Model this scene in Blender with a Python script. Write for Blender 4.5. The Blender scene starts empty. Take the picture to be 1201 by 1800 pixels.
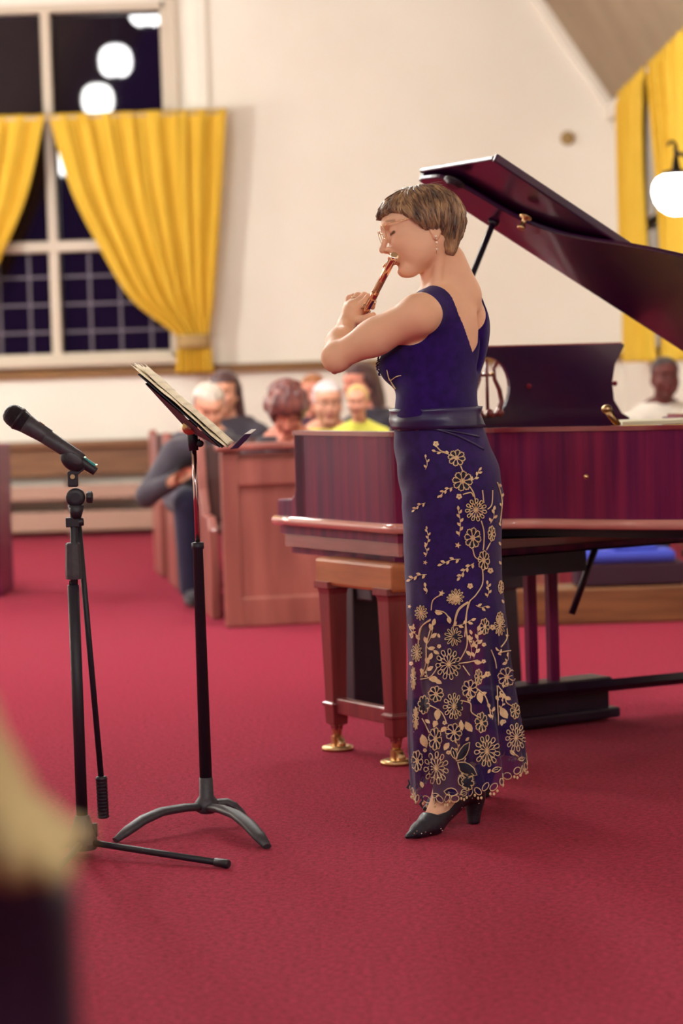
import bpy, math, random
import numpy as np
from mathutils import Vector, Matrix
from mathutils.bvhtree import BVHTree
random.seed(7)
rng = np.random.default_rng(7)
scn = bpy.context.scene
COL = scn.collection
pi = math.pi

# ------------------------------------------------------------------ camera
FPX = 4250.0                       # focal length in pixels of the 1201 x 1800 frame (85 mm on 24 x 36)
CAM = Vector((0, 0, 1.2))
pit, rol = math.atan(250 / FPX), math.radians(1.8)
FWD = Vector((0, math.cos(pit), -math.sin(pit)))
U0 = Vector((0, math.sin(pit), math.cos(pit))); R0 = Vector((1, 0, 0))
RC = R0 * math.cos(rol) - U0 * math.sin(rol)
UC = U0 * math.cos(rol) + R0 * math.sin(rol)
cam_d = bpy.data.cameras.new('camera'); cam = bpy.data.objects.new('camera', cam_d); COL.objects.link(cam)
cam_d.sensor_fit = 'VERTICAL'; cam_d.sensor_height = 36; cam_d.lens = 85
cam_d.dof.use_dof = True; cam_d.dof.focus_distance = 6.2; cam_d.dof.aperture_fstop = 2.8
cam_d.clip_end = 200
cam.matrix_world = Matrix(((RC.x, UC.x, -FWD.x, CAM.x), (RC.y, UC.y, -FWD.y, CAM.y), (RC.z, UC.z, -FWD.z, CAM.z), (0, 0, 0, 1)))
scn.camera = cam

def ray(px, py): return RC * ((px - 600.5) / FPX) - UC * ((py - 900) / FPX) + FWD
def P(px, py, d):
    r = ray(px, py); return CAM + r * (d / r.y)
def G(px, py, z=0.0):
    r = ray(px, py); return CAM + r * ((z - CAM.z) / r.z)

# ------------------------------------------------------------------ world, exposure
w = bpy.data.worlds.new('world'); scn.world = w; w.use_nodes = True
w.node_tree.nodes['Background'].inputs[0].default_value = (0.30, 0.14, 0.62, 1)
w.node_tree.nodes['Background'].inputs[1].default_value = 0.14
scn.view_settings.view_transform = 'Standard'; scn.view_settings.look = 'None'
scn.view_settings.gamma = 1.0; scn.view_settings.exposure = 0.6
scn.view_settings.use_curve_mapping = False
LAMP_RAD = 20.0          # radiance of the glass globes
SCONCE_RAD = 8.0
WARM = (1.0, 0.77, 0.50)

# ------------------------------------------------------------------ materials
def srgb(r, g, b):
    def f(c):
        c /= 255.0
        return c / 12.92 if c <= 0.04045 else ((c + 0.055) / 1.055) ** 2.4
    return (f(r), f(g), f(b), 1)
MATS = {}
def mat(name, col, rough=0.5, metal=0.0, spec=0.5, noise=None, bump=None, coat=0.0, sheen=0.0, emit=None, alpha=None, sss=0.0):
    """noise=(scale xyz, second colour, detail)   bump=(scale, strength, distance)"""
    m = bpy.data.materials.new(name); m.use_nodes = True
    nt = m.node_tree; b = nt.nodes['Principled BSDF']
    b.inputs['Base Color'].default_value = col
    b.inputs['Roughness'].default_value = rough; b.inputs['Metallic'].default_value = metal
    b.inputs['Specular IOR Level'].default_value = spec
    b.inputs['Coat Weight'].default_value = coat; b.inputs['Coat Roughness'].default_value = 0.08
    b.inputs['Sheen Weight'].default_value = sheen
    if sss: b.inputs['Subsurface Weight'].default_value = sss; b.inputs['Subsurface Radius'].default_value = (0.012, 0.005, 0.003); b.inputs['Subsurface Scale'].default_value = 1.0
    if alpha is not None: b.inputs['Alpha'].default_value = alpha
    tc = nt.nodes.new('ShaderNodeTexCoord')
    if noise:
        mp = nt.nodes.new('ShaderNodeMapping'); mp.inputs['Scale'].default_value = noise[0]
        n = nt.nodes.new('ShaderNodeTexNoise'); n.inputs['Scale'].default_value = 1; n.inputs['Detail'].default_value = noise[2]
        rp = nt.nodes.new('ShaderNodeValToRGB'); rp.color_ramp.elements[0].color = col; rp.color_ramp.elements[1].color = noise[1]
        rp.color_ramp.elements[0].position = 0.35; rp.color_ramp.elements[1].position = 0.65
        nt.links.new(tc.outputs['Object'], mp.inputs[0]); nt.links.new(mp.outputs[0], n.inputs['Vector'])
        nt.links.new(n.outputs['Fac'], rp.inputs[0]); nt.links.new(rp.outputs[0], b.inputs['Base Color'])
    if bump:
        n2 = nt.nodes.new('ShaderNodeTexNoise'); n2.inputs['Scale'].default_value = bump[0]; n2.inputs['Detail'].default_value = 4
        bp = nt.nodes.new('ShaderNodeBump'); bp.inputs['Strength'].default_value = bump[1]; bp.inputs['Distance'].default_value = bump[2]
        nt.links.new(tc.outputs['Object'], n2.inputs['Vector']); nt.links.new(n2.outputs['Fac'], bp.inputs['Height'])
        nt.links.new(bp.outputs[0], b.inputs['Normal'])
    if emit:
        b.inputs['Emission Color'].default_value = emit[0]; b.inputs['Emission Strength'].default_value = emit[1]
    MATS[name] = m
    return m
M = {}
M['wall'] = mat('painted plaster', srgb(244, 238, 226), 0.75, noise=((0.9, 0.9, 0.9), srgb(238, 231, 218), 3), bump=(60, 0.05, 0.01))
M['wall_low'] = mat('painted plaster pale', srgb(236, 220, 200), 0.7, bump=(60, 0.05, 0.01))
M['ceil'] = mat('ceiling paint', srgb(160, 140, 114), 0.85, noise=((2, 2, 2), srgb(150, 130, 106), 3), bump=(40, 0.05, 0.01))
M['carpet'] = mat('red carpet', srgb(194, 36, 78), 0.95, spec=0.1, noise=((70, 70, 70), srgb(150, 20, 52), 7), bump=(140, 1.0, 0.02), sheen=0.08)
M['white_wood'] = mat('painted window wood', srgb(205, 190, 170), 0.45)
M['rail'] = mat('varnished rail wood', srgb(150, 105, 45), 0.4, noise=((3, 40, 40), srgb(125, 84, 36), 4))
M['bench_wood'] = mat('bench oak', srgb(140, 95, 60), 0.42, noise=((2, 30, 30), srgb(110, 70, 44), 5))
M['pew_wood'] = mat('pew wood', srgb(168, 98, 88), 0.4, noise=((9, 9, 1.2), srgb(136, 74, 66), 5), coat=0.15)
M['pew_dark'] = mat('pew dark wood', srgb(92, 44, 38), 0.4, noise=((14, 14, 1.5), srgb(66, 28, 26), 5))
M['mahog'] = mat('mahogany', srgb(130, 28, 72), 0.42, spec=0.2, noise=((22, 22, 1.2), srgb(82, 8, 66), 6), coat=0.03)
M['mahog_lid'] = mat('polished mahogany lid', srgb(60, 2, 48), 0.3, noise=((6, 1.2, 6), srgb(42, 1, 50), 4), coat=0.25)
M['mahog_mould'] = mat('mahogany moulding', srgb(150, 62, 66), 0.2, noise=((3, 3, 30), srgb(128, 46, 54), 4), coat=0.8)
M['bead'] = mat('bead moulding with painted highlight', srgb(214, 150, 140), 0.16, coat=1.0, noise=((3, 3, 30), srgb(200, 132, 124), 3))  # pale pink paints the lamp reflections along the bead
M['leg_wood'] = mat('piano leg wood', srgb(140, 56, 56), 0.3, noise=((20, 20, 2), srgb(112, 38, 44), 5), coat=0.5)
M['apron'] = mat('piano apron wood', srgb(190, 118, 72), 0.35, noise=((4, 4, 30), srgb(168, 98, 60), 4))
M['plate'] = mat('bronze frame', srgb(150, 100, 45), 0.35, 0.7)
M['dark_wood'] = mat('ebonised wood', srgb(30, 8, 36), 0.45, noise=((14, 14, 2), srgb(22, 8, 26), 4))
M['brass'] = mat('brass', srgb(210, 176, 128), 0.32, 1.0, bump=(80, 0.05, 0.002))
M['felt'] = mat('dark red felt', srgb(120, 10, 40), 0.9, bump=(200, 0.3, 0.003))
M['key_white'] = mat('ivory', srgb(235, 228, 210), 0.3)
M['black_metal'] = mat('black painted metal', srgb(24, 16, 36), 0.55, 0.0, noise=((60, 60, 60), srgb(20, 15, 27), 2))
M['grey_plastic'] = mat('grey moulded plastic', srgb(62, 58, 66), 0.5, noise=((90, 90, 90), srgb(52, 48, 56), 2))
M['black_plastic'] = mat('black plastic', srgb(28, 22, 34), 0.5, bump=(300, 0.1, 0.001))
M['mesh_grille'] = mat('microphone grille', srgb(38, 30, 42), 0.45, 0.6, bump=(700, 1.0, 0.004))
M['chrome_red'] = mat('chrome tube', srgb(200, 170, 165), 0.14, 1.0)
M['green_led'] = mat('teal display window', srgb(30, 80, 80), 0.15, emit=(srgb(60, 150, 140), 0.25))
M['led'] = mat('indicator lens', srgb(210, 240, 220), 0.1, emit=(srgb(220, 250, 220), 0.7))
M['paper'] = mat('sheet music paper', srgb(250, 238, 205), 0.7, noise=((6, 6, 6), srgb(242, 228, 192), 3))
M['ink'] = mat('printed ink', srgb(196, 180, 150), 0.7)
M['curtain'] = mat('yellow curtain', srgb(226, 186, 68), 0.85, spec=0.2, noise=((30, 30, 3), srgb(216, 174, 56), 4), bump=(120, 0.15, 0.004))
M['tieback'] = mat('woven tieback', srgb(170, 140, 90), 0.8, bump=(200, 0.5, 0.004))
M['iron'] = mat('dark iron', srgb(40, 32, 34), 0.45, 0.7)
M['grid'] = mat('grey wire', srgb(92, 78, 92), 0.5, 0.1)
M['lamp'] = mat('opal glass lamp', (0.9, 0.88, 0.8, 1), 0.3, emit=((1.0, 0.98, 0.98, 1), LAMP_RAD))
M['lamp_dim'] = mat('opal glass lamp dimmed', (0.9, 0.88, 0.8, 1), 0.3, emit=((1.0, 0.98, 0.95, 1), 20.0))
M['lamp_fill'] = mat('opal glass fill lamp', (0.9, 0.88, 0.8, 1), 0.3, emit=((1.0, 1.02, 0.97, 1), 110.0))  # strong glow for the added fill lamps only
M['sconce'] = mat('opal glass sconce', (0.9, 0.88, 0.8, 1), 0.3, emit=((1.0, 0.98, 0.93, 1), SCONCE_RAD))
M['night'] = mat('window glass night', srgb(20, 10, 28), 0.02, spec=1.0)
M['flute'] = mat('flute metal', srgb(226, 180, 150), 0.16, 1.0)
M['silver'] = mat('bright silver', srgb(250, 235, 205), 0.12, 1.0)
M['gold_wire'] = mat('gold wire', srgb(230, 190, 130), 0.2, 1.0)
M['pearl'] = mat('pearl', srgb(245, 225, 205), 0.15, coat=0.8)
M['velvet'] = mat('midnight blue velvet', srgb(44, 14, 96), 0.85, spec=0.15, sheen=0.12, bump=(500, 0.35, 0.002), noise=((40, 40, 40), srgb(34, 8, 78), 3))
M['satin'] = mat('satin waistband', srgb(48, 36, 84), 0.34, noise=((3, 3, 60), srgb(36, 26, 70), 3))
M['thread'] = mat('gold embroidery thread', srgb(232, 204, 156), 0.5, noise=((60, 60, 60), srgb(218, 182, 136), 2), sheen=0.3)
M['lens'] = mat('spectacle lens', (1, 1, 1, 1), 0.02, alpha=0.12)
M['sequin'] = mat('black sequin leather', srgb(20, 13, 34), 0.35, bump=(420, 0.9, 0.003), coat=0.15)
M['blue_cush'] = mat('blue cushion', srgb(60, 74, 190), 0.8, bump=(60, 0.2, 0.01))
M['beige'] = mat('beige wool', srgb(150, 128, 88), 0.9, bump=(200, 0.3, 0.003))
M['dark_cloth'] = mat('dark cloth', srgb(30, 22, 42), 0.9, bump=(150, 0.3, 0.003))
EMB_SHEER = None

def skin_mat(name, base, lip, deep, sss=0.12):
    m = mat(name, base, 0.56, spec=0.3, sss=sss, bump=(220, 0.06, 0.002))
    nt = m.node_tree; b = nt.nodes['Principled BSDF']
    at = nt.nodes.new('ShaderNodeAttribute'); at.attribute_name = 'tint'
    sx = nt.nodes.new('ShaderNodeSeparateColor'); nt.links.new(at.outputs['Color'], sx.inputs[0])
    tcn = nt.nodes.new('ShaderNodeTexCoord'); nz = nt.nodes.new('ShaderNodeTexNoise'); nz.inputs['Scale'].default_value = 18; nz.inputs['Detail'].default_value = 5
    nt.links.new(tcn.outputs['Object'], nz.inputs['Vector'])
    m0 = nt.nodes.new('ShaderNodeMix'); m0.data_type = 'RGBA'
    m0.inputs[6].default_value = base; m0.inputs[7].default_value = (base[0] * .93, base[1] * .82, base[2] * .78, 1)
    nt.links.new(nz.outputs['Fac'], m0.inputs[0])
    m1 = nt.nodes.new('ShaderNodeMix'); m1.data_type = 'RGBA'; m1.inputs[7].default_value = lip
    nt.links.new(m0.outputs[2], m1.inputs[6]); nt.links.new(sx.outputs[0], m1.inputs[0])
    m2 = nt.nodes.new('ShaderNodeMix'); m2.data_type = 'RGBA'; m2.inputs[7].default_value = deep
    nt.links.new(m1.outputs[2], m2.inputs[6]); nt.links.new(sx.outputs[1], m2.inputs[0])
    nt.links.new(m2.outputs[2], b.inputs['Base Color'])
    return m
M['skin'] = skin_mat('skin', srgb(236, 190, 158), srgb(186, 88, 84), srgb(96, 62, 44))

# ------------------------------------------------------------------ mesh helpers
class MB:
    def __init__(s): s.v = []; s.f = []; s.sm = []
    def add(s, vs, fs, smooth=False):
        o = len(s.v); s.v += [tuple(v) for v in vs]; s.f += [tuple(i + o for i in f) for f in fs]; s.sm += [smooth] * len(fs); return s
    def box(s, c, size, ax=None):
        ax = ax or (Vector((1, 0, 0)), Vector((0, 1, 0)), Vector((0, 0, 1))); c = Vector(c)
        vs = [c + ax[0] * (i * size[0] / 2) + ax[1] * (j * size[1] / 2) + ax[2] * (k * size[2] / 2) for k in (-1, 1) for j in (-1, 1) for i in (-1, 1)]
        return s.add(vs, [(0, 2, 3, 1), (4, 5, 7, 6), (0, 1, 5, 4), (2, 6, 7, 3), (0, 4, 6, 2), (1, 3, 7, 5)])
    def tube(s, pts, r, n=10, cap=True, smooth=True, flat=1.0, upv=None):
        pts = [Vector(p) for p in pts]
        if not isinstance(r, (list, tuple)): r = [r] * len(pts)
        o = len(s.v); N = len(pts); prev = None
        for i, p in enumerate(pts):
            t = (pts[min(i + 1, N - 1)] - pts[max(i - 1, 0)])
            t = t.normalized() if t.length > 1e-9 else Vector((0, 0, 1))
            a = upv or prev or (Vector((0, 0, 1)) if abs(t.z) < .9 else Vector((1, 0, 0)))
            b = t.cross(a)
            if b.length < 1e-6: b = t.cross(Vector((0, 1, 0)))
            b.normalize(); a2 = b.cross(t).normalized(); prev = a2 if not upv else None
            for k in range(n):
                th = 2 * pi * k / n
                s.v.append(tuple(p + b * (math.cos(th) * r[i]) + a2 * (math.sin(th) * r[i] * flat)))
        for i in range(N - 1):
            for k in range(n):
                k2 = (k + 1) % n
                s.f.append((o + i * n + k, o + i * n + k2, o + (i + 1) * n + k2, o + (i + 1) * n + k)); s.sm.append(smooth)
        if cap:
            s.f.append(tuple(o + k for k in range(n))[::-1]); s.sm.append(False)
            s.f.append(tuple(o + (N - 1) * n + k for k in range(n))); s.sm.append(False)
        return s
    def lathe(s, base, axis, prof, n=24, smooth=True):
        """prof: (distance along axis, radius)"""
        base = Vector(base); ax = Vector(axis).normalized()
        a = ax.orthogonal().normalized(); b = ax.cross(a)
        o = len(s.v)
        for (h, r) in prof:
            for k in range(n):
                th = 2 * pi * k / n; s.v.append(tuple(base + ax * h + a * (math.cos(th) * r) + b * (math.sin(th) * r)))
        for i in range(len(prof) - 1):
            for k in range(n):
                k2 = (k + 1) % n
                s.f.append((o + i * n + k, o + i * n + k2, o + (i + 1) * n + k2, o + (i + 1) * n + k)); s.sm.append(smooth)
        s.f.append(tuple(o + k for k in range(n))[::-1]); s.sm.append(False)
        s.f.append(tuple(o + (len(prof) - 1) * n + k for k in range(n))); s.sm.append(False)
        return s
    def prism(s, poly, vec):
        """closed outline (3D points) swept along vec"""
        n = len(poly); vec = Vector(vec)
        vs = [Vector(p) for p in poly] + [Vector(p) + vec for p in poly]
        fs = [tuple(range(n))[::-1], tuple(range(n, 2 * n))] + [(i, (i + 1) % n, n + (i + 1) % n, n + i) for i in range(n)]
        return s.add(vs, fs)
    def ell(s, c, r, ax=None, nu=16, nv=10):
        ax = ax or (Vector((1, 0, 0)), Vector((0, 1, 0)), Vector((0, 0, 1))); c = Vector(c)
        vs = [c + ax[2] * r[2]]
        for i in range(1, nv):
            ph = pi * i / nv
            for k in range(nu):
                th = 2 * pi * k / nu
                vs.append(c + ax[0] * (r[0] * math.sin(ph) * math.cos(th)) + ax[1] * (r[1] * math.sin(ph) * math.sin(th)) + ax[2] * (r[2] * math.cos(ph)))
        vs.append(c - ax[2] * r[2]); fs = []
        for k in range(nu):
            k2 = (k + 1) % nu; fs.append((0, 1 + k, 1 + k2))
            for i in range(nv - 2): fs.append((1 + i * nu + k, 1 + (i + 1) * nu + k, 1 + (i + 1) * nu + k2, 1 + i * nu + k2))
            fs.append((len(vs) - 1, 1 + (nv - 2) * nu + k2, 1 + (nv - 2) * nu + k))
        return s.add(vs, fs, True)
    def grid(s, rows, closed=False, smooth=True):
        n = len(rows[0]); vs = [p for r in rows for p in r]; fs = []
        for i in range(len(rows) - 1):
            for k in range(n if closed else n - 1):
                k2 = (k + 1) % n; fs.append((i * n + k, i * n + k2, (i + 1) * n + k2, (i + 1) * n + k))
        return s.add(vs, fs, smooth)
    def build(s, name, m, parent=None, bevel=0, solid=0):
        me = bpy.data.meshes.new(name); me.from_pydata(s.v, [], s.f); me.update()
        me.polygons.foreach_set('use_smooth', s.sm)
        me.materials.append(m)
        o = bpy.data.objects.new(name, me); COL.objects.link(o)
        if parent is not None: attach(o, parent)
        if solid:
            md = o.modifiers.new('solid', 'SOLIDIFY'); md.thickness = solid; md.offset = 0
        if bevel:
            md = o.modifiers.new('bevel', 'BEVEL'); md.width = bevel; md.segments = 2; md.limit_method = 'ANGLE'; md.angle_limit = 0.6
        return o
def attach(o, parent):
    o.parent = parent
    Mx = Matrix.Translation(parent['_w']) if '_w' in parent.keys() else Matrix.Identity(4)
    o.matrix_parent_inverse = Mx.inverted()
ROOTS = []
def thing(name, loc, label, cat, group=None):
    o = bpy.data.objects.new(name, None); COL.objects.link(o); o.location = loc; o.empty_display_size = 0.05
    o['_w'] = tuple(loc); o['label'] = label; o['category'] = cat; ROOTS.append(o)
    if group: o['group'] = group
    return o
def tag(o, label, cat, group=None, kind=None):
    o['label'] = label; o['category'] = cat
    if group: o['group'] = group
    if kind: o['kind'] = kind
    return o
def struct(o, label=None):
    o['kind'] = 'structure'
    if label: o['label'] = label
    return o
def copy_tree(o, parent=None):
    c = o.copy(); COL.objects.link(c)
    if parent is not None: c.parent = parent
    for ch in list(o.children): copy_tree(ch, c)
    return c

# ------------------------------------------------------------------ implicit surfaces for bodies
def nv(a): return np.array(a, dtype=np.float32)
class SDF:
    def __init__(s, xs, ys, zs):
        s.xs, s.ys, s.zs = nv(xs), nv(ys), nv(zs)
        s.F = np.full((len(xs), len(ys), len(zs)), 1.0, dtype=np.float32)
    def win(s, lo, hi):
        r = []
        for a, l, h in zip((s.xs, s.ys, s.zs), lo, hi):
            i0 = max(int(np.searchsorted(a, l)) - 1, 0); i1 = min(int(np.searchsorted(a, h)) + 1, len(a)); r.append(slice(i0, max(i1, i0 + 1)))
        X = s.xs[r[0]][:, None, None]; Y = s.ys[r[1]][None, :, None]; Z = s.zs[r[2]][None, None, :]
        return tuple(r), X, Y, Z
    def comb(s, sl, d, k, sub=False):
        a = s.F[sl]
        if sub:
            d = -d
            h = np.clip(0.5 - 0.5 * (d - a) / k, 0, 1) if k > 0 else (d < a).astype(np.float32)
            s.F[sl] = (a * h + d * (1 - h)) + (k * h * (1 - h) if k > 0 else 0)
        else:
            if k <= 0: s.F[sl] = np.minimum(a, d)
            else:
                h = np.clip(0.5 + 0.5 * (a - d) / k, 0, 1)
                s.F[sl] = a * (1 - h) + d * h - k * h * (1 - h)
    def cap(s, a, b, ra, rb=None, k=0.01, sub=False, grow=0.0):
        rb = ra if rb is None else rb; ra += grow; rb += grow
        a = nv(a); b = nv(b); m = max(ra, rb) + k + 0.012
        sl, X, Y, Z = s.win(np.minimum(a, b) - m, np.maximum(a, b) + m)
        ba = b - a; L = float(ba @ ba) + 1e-12
        t = np.clip(((X - a[0]) * ba[0] + (Y - a[1]) * ba[1] + (Z - a[2]) * ba[2]) / L, 0, 1)
        d = np.sqrt((X - a[0] - ba[0] * t) ** 2 + (Y - a[1] - ba[1] * t) ** 2 + (Z - a[2] - ba[2] * t) ** 2) - (ra + (rb - ra) * t)
        s.comb(sl, d, k, sub)
    def ell(s, c, r, ax=None, k=0.01, sub=False, grow=0.0):
        c = nv(c); r = nv(r) + grow; m = float(r.max()) + k + 0.012
        sl, X, Y, Z = s.win(c - m, c + m)
        dx, dy, dz = X - c[0], Y - c[1], Z - c[2]
        if ax is None: p, q, u = dx, dy, dz
        else: p, q, u = [dx * a[0] + dy * a[1] + dz * a[2] for a in ax]
        k0 = np.sqrt((p / r[0]) ** 2 + (q / r[1]) ** 2 + (u / r[2]) ** 2) + 1e-9
        k1 = np.sqrt((p / r[0] ** 2) ** 2 + (q / r[1] ** 2) ** 2 + (u / r[2] ** 2) ** 2) + 1e-9
        d = (k0 * (k0 - 1) / k1).astype(np.float32)
        s.comb(sl, d, k, sub)
    def pts(s):
        return s.xs[:, None, None], s.ys[None, :, None], s.zs[None, None, :]
    def mesh(s):
        F = s.F; S = F < 0
        nx, ny, nz = F.shape
        cnt = np.zeros((nx - 1, ny - 1, nz - 1), dtype=np.int8)
        for i in (0, 1):
            for j in (0, 1):
                for k in (0, 1): cnt += S[i:nx - 1 + i, j:ny - 1 + j, k:nz - 1 + k]
        act = (cnt > 0) & (cnt < 8); I, J, K = np.nonzero(act); n = len(I)
        idx = np.full(act.shape, -1, dtype=np.int32); idx[I, J, K] = np.arange(n)
        cor = [(i, j, k) for i in (0, 1) for j in (0, 1) for k in (0, 1)]
        V = {c: F[I + c[0], J + c[1], K + c[2]] for c in cor}
        acc = np.zeros((n, 3)); num = np.zeros(n)
        for c in cor:
            for ax in range(3):
                if c[ax] == 0:
                    e = list(c); e[ax] = 1; e = tuple(e); a, b = V[c], V[e]
                    m = (a < 0) != (b < 0); t = np.where(m, a / np.where(m, a - b, 1), 0)
                    p = np.tile(np.array(c, float), (n, 1)); p[:, ax] += t
                    acc += p * m[:, None]; num += m
        acc /= num[:, None]
        out = np.stack([np.interp(I + acc[:, 0], np.arange(nx), s.xs), np.interp(J + acc[:, 1], np.arange(ny), s.ys), np.interp(K + acc[:, 2], np.arange(nz), s.zs)], 1)
        quads = []
        for ax in range(3):
            sh = [slice(1, -1)] * 3; sh[ax] = slice(0, -1); sh2 = list(sh); sh2[ax] = slice(1, None)
            A = S[tuple(sh)]; B = S[tuple(sh2)]
            D = np.nonzero(A != B); a = [d + (0 if q == ax else 1) for q, d in enumerate(D)]
            inside = A[D]; u, v = (ax + 1) % 3, (ax + 2) % 3
            def cell(du, dv):
                c = [x.copy() for x in a]; c[u] -= du; c[v] -= dv; return idx[c[0], c[1], c[2]]
            q = np.stack([cell(1, 1), cell(0, 1), cell(0, 0), cell(1, 0)], 1)
            q[~inside] = q[~inside][:, ::-1]
            quads.append(q)
        q = np.concatenate(quads); q = q[(q >= 0).all(1)]
        return out, q
def np_mesh(name, V, Q, m, parent=None, tint=None, smooth_iter=0):
    me = bpy.data.meshes.new(name)
    me.vertices.add(len(V)); me.vertices.foreach_set('co', V.astype(np.float32).ravel())
    me.loops.add(len(Q) * 4); me.loops.foreach_set('vertex_index', Q.astype(np.int32).ravel())
    me.polygons.add(len(Q)); me.polygons.foreach_set('loop_start', np.arange(len(Q), dtype=np.int32) * 4)
    me.polygons.foreach_set('use_smooth', np.ones(len(Q), dtype=bool))
    me.update(calc_edges=True); me.validate()
    me.materials.append(m)
    if tint is not None:
        at = me.attributes.new('tint', 'FLOAT_COLOR', 'POINT'); at.data.foreach_set('color', tint.astype(np.float32).ravel())
    o = bpy.data.objects.new(name, me); COL.objects.link(o)
    if smooth_iter:
        md = o.modifiers.new('smooth', 'SMOOTH'); md.iterations = smooth_iter; md.factor = 0.5
    if parent is not None: attach(o, parent)
    return o
def dseg(Pn, a, b):
    a = nv(a); b = nv(b); ba = b - a; t = np.clip(((Pn - a) @ ba) / (ba @ ba + 1e-12), 0, 1)
    return np.linalg.norm(Pn - a - t[:, None] * ba, axis=1)

class Head:
    """origin at the ear canals; forward / left / up axes; s = scale"""
    def __init__(h, O, az, pitch=0, roll=0, s=1.0):
        F0 = Vector((math.cos(az), math.sin(az), 0)); Z = Vector((0, 0, 1)); L0 = Z.cross(F0)
        F = F0 * math.cos(pitch) - Z * math.sin(pitch); U = Z * math.cos(pitch) + F0 * math.sin(pitch)
        h.F = F; h.U = U * math.cos(roll) - L0 * math.sin(roll); h.L = L0 * math.cos(roll) + U * math.sin(roll)
        h.O = Vector(O); h.s = s; h.ax = (h.F, h.L, h.U)
    def w(h, x, y, z): return h.O + (h.F * x + h.L * y + h.U * z) * h.s
    def loc(h, V):
        d = (V - np.array(h.O)) / h.s
        return np.stack([d @ np.array(h.F), d @ np.array(h.L), d @ np.array(h.U)], 1)
    def prims(h, S, detail=True):
        s = h.s
        def e(c, r, k=.015, sub=False): S.ell(h.w(*c), [q * s for q in r], h.ax, k * s, sub)
        def c(a, b, ra, rb, k=.012, sub=False): S.cap(h.w(*a), h.w(*b), ra * s, rb * s, k * s, sub)
        e((.018, 0, .035), (.092, .072, .072))
        e((.062, 0, .042), (.066, .060, .048))
        e((.066, 0, -.018), (.056, .054, .066), .02)
        for y in (-1, 1):
            c((.012, .046 * y, -.036), (.090, .014 * y, -.084), .021, .015, .028)      # jaw
            e((.056, .036 * y, -.034), (.046, .024, .042), .03)                        # fill of the cheek
            e((.090, .036 * y, -.018), (.030, .022, .024), .02)                        # cheek
        c((.106, -.010, -.082), (.106, .010, -.082), .017, .017, .018)                 # chin
        c((.040, 0, -.060), (.085, 0, -.082), .030, .018, .02)                         # under the chin
        c((.114, -.024, .040), (.114, .024, .040), .011, .011, .018)                   # brow
        if detail:
            for y in (-1, 1): e((.125, .030 * y, .023), (.016, .017, .0125), .012, True)   # sockets
            for y in (-1, 1):
                e((.101, .030 * y, .021), (.0155, .0155, .0155), .003)                 # lids over the eyes
                c((.1135, .019 * y, .0165), (.110, .043 * y, .0165), .0018, .0018, .003)   # lower edge of the lid
            c((.118, 0, .026), (.143, 0, -.012), .0065, .0085, .010)                   # nose
            e((.145, 0, -.016), (.0085, .0085, .008), .006)
            for y in (-1, 1): e((.132, .0115 * y, -.0195), (.011, .0065, .0070), .004)
            for y in (-1, 1): e((.137, .007 * y, -.0275), (.004, .0028, .004), .002, True)
            e((.112, 0, -.042), (.020, .030, .022), .012)
            c((.128, -.014, -.046), (.133, 0, -.0425), .0045, .0055, .004); c((.128, .014, -.046), (.133, 0, -.0425), .0045, .0055, .004)
            c((.125, -.013, -.0565), (.130, 0, -.0575), .0045, .0062, .004); c((.125, .013, -.0565), (.130, 0, -.0575), .0045, .0062, .004)
            c((.137, -.012, -.0505), (.137, .012, -.0505), .0016, .0016, .003, True)
            e((.117, 0, -.068), (.010, .014, .006), .008, True)
            for y in (-1, 1):                                                          # ears
                e((.008, .073 * y, -.010), (.016, .008, .027), .006)
                e((.013, .074 * y, -.034), (.008, .006, .010), .005)
                e((.013, .081 * y, -.012), (.008, .006, .015), .004, True)
    def tint(h, V, brows=True):
        l = h.loc(V); t = np.zeros((len(V), 4)); t[:, 3] = 1
        lip = np.minimum(np.minimum(dseg(l, (.128, -.015, -.047), (.135, 0, -.0445)), dseg(l, (.128, .015, -.047), (.135, 0, -.0445))),
                         np.minimum(dseg(l, (.126, -.013, -.0565), (.132, 0, -.0575)), dseg(l, (.126, .013, -.0565), (.132, 0, -.0575))))
        t[:, 0] = np.clip((.0085 - lip) / .0025, 0, 1) * .85
        ch = np.minimum(np.linalg.norm(l - nv((.105, .038, -.018)), axis=1), np.linalg.norm(l - nv((.105, -.038, -.018)), axis=1))
        t[:, 0] = np.maximum(t[:, 0], np.clip(1 - ch / .04, 0, 1) * .25)
        nt_ = np.linalg.norm(l - nv((.142, 0, -.014)), axis=1); t[:, 0] = np.maximum(t[:, 0], np.clip(1 - nt_ / .02, 0, 1) * .35)
        if brows:
            for y in (-1, 1):
                b = np.minimum(dseg(l, (.124, .014 * y, .043), (.116, .036 * y, .048)), dseg(l, (.116, .036 * y, .048), (.100, .050 * y, .042)))
                t[:, 1] = np.maximum(t[:, 1], np.clip((.0048 - b) / .003, 0, 1) * .5)
                ls = dseg(l, (.1145, .020 * y, .0145), (.109, .043 * y, .0145)); t[:, 1] = np.maximum(t[:, 1], np.clip((.0050 - ls) / .002, 0, 1) * .95)
        return t
# ================================================================== SETTING
DB = 18.8                                   # back wall
XR = 2.23                                   # right wall
def wl(px, py): return P(px, py, DB)
ZE = 3.12                                   # eave height
RIDGE_X, RIDGE_Z = -2.0, 3.12 + (XR + 2.0) * 1.54
XL = -6.2
YF = -7.0
fl = MB(); fl.add([(XL, YF, 0), (XR, YF, 0), (XR, DB, 0), (XL, DB, 0)], [(0, 1, 2, 3)])
struct(fl.build('floor', M['carpet']), 'red carpet floor')
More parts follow.
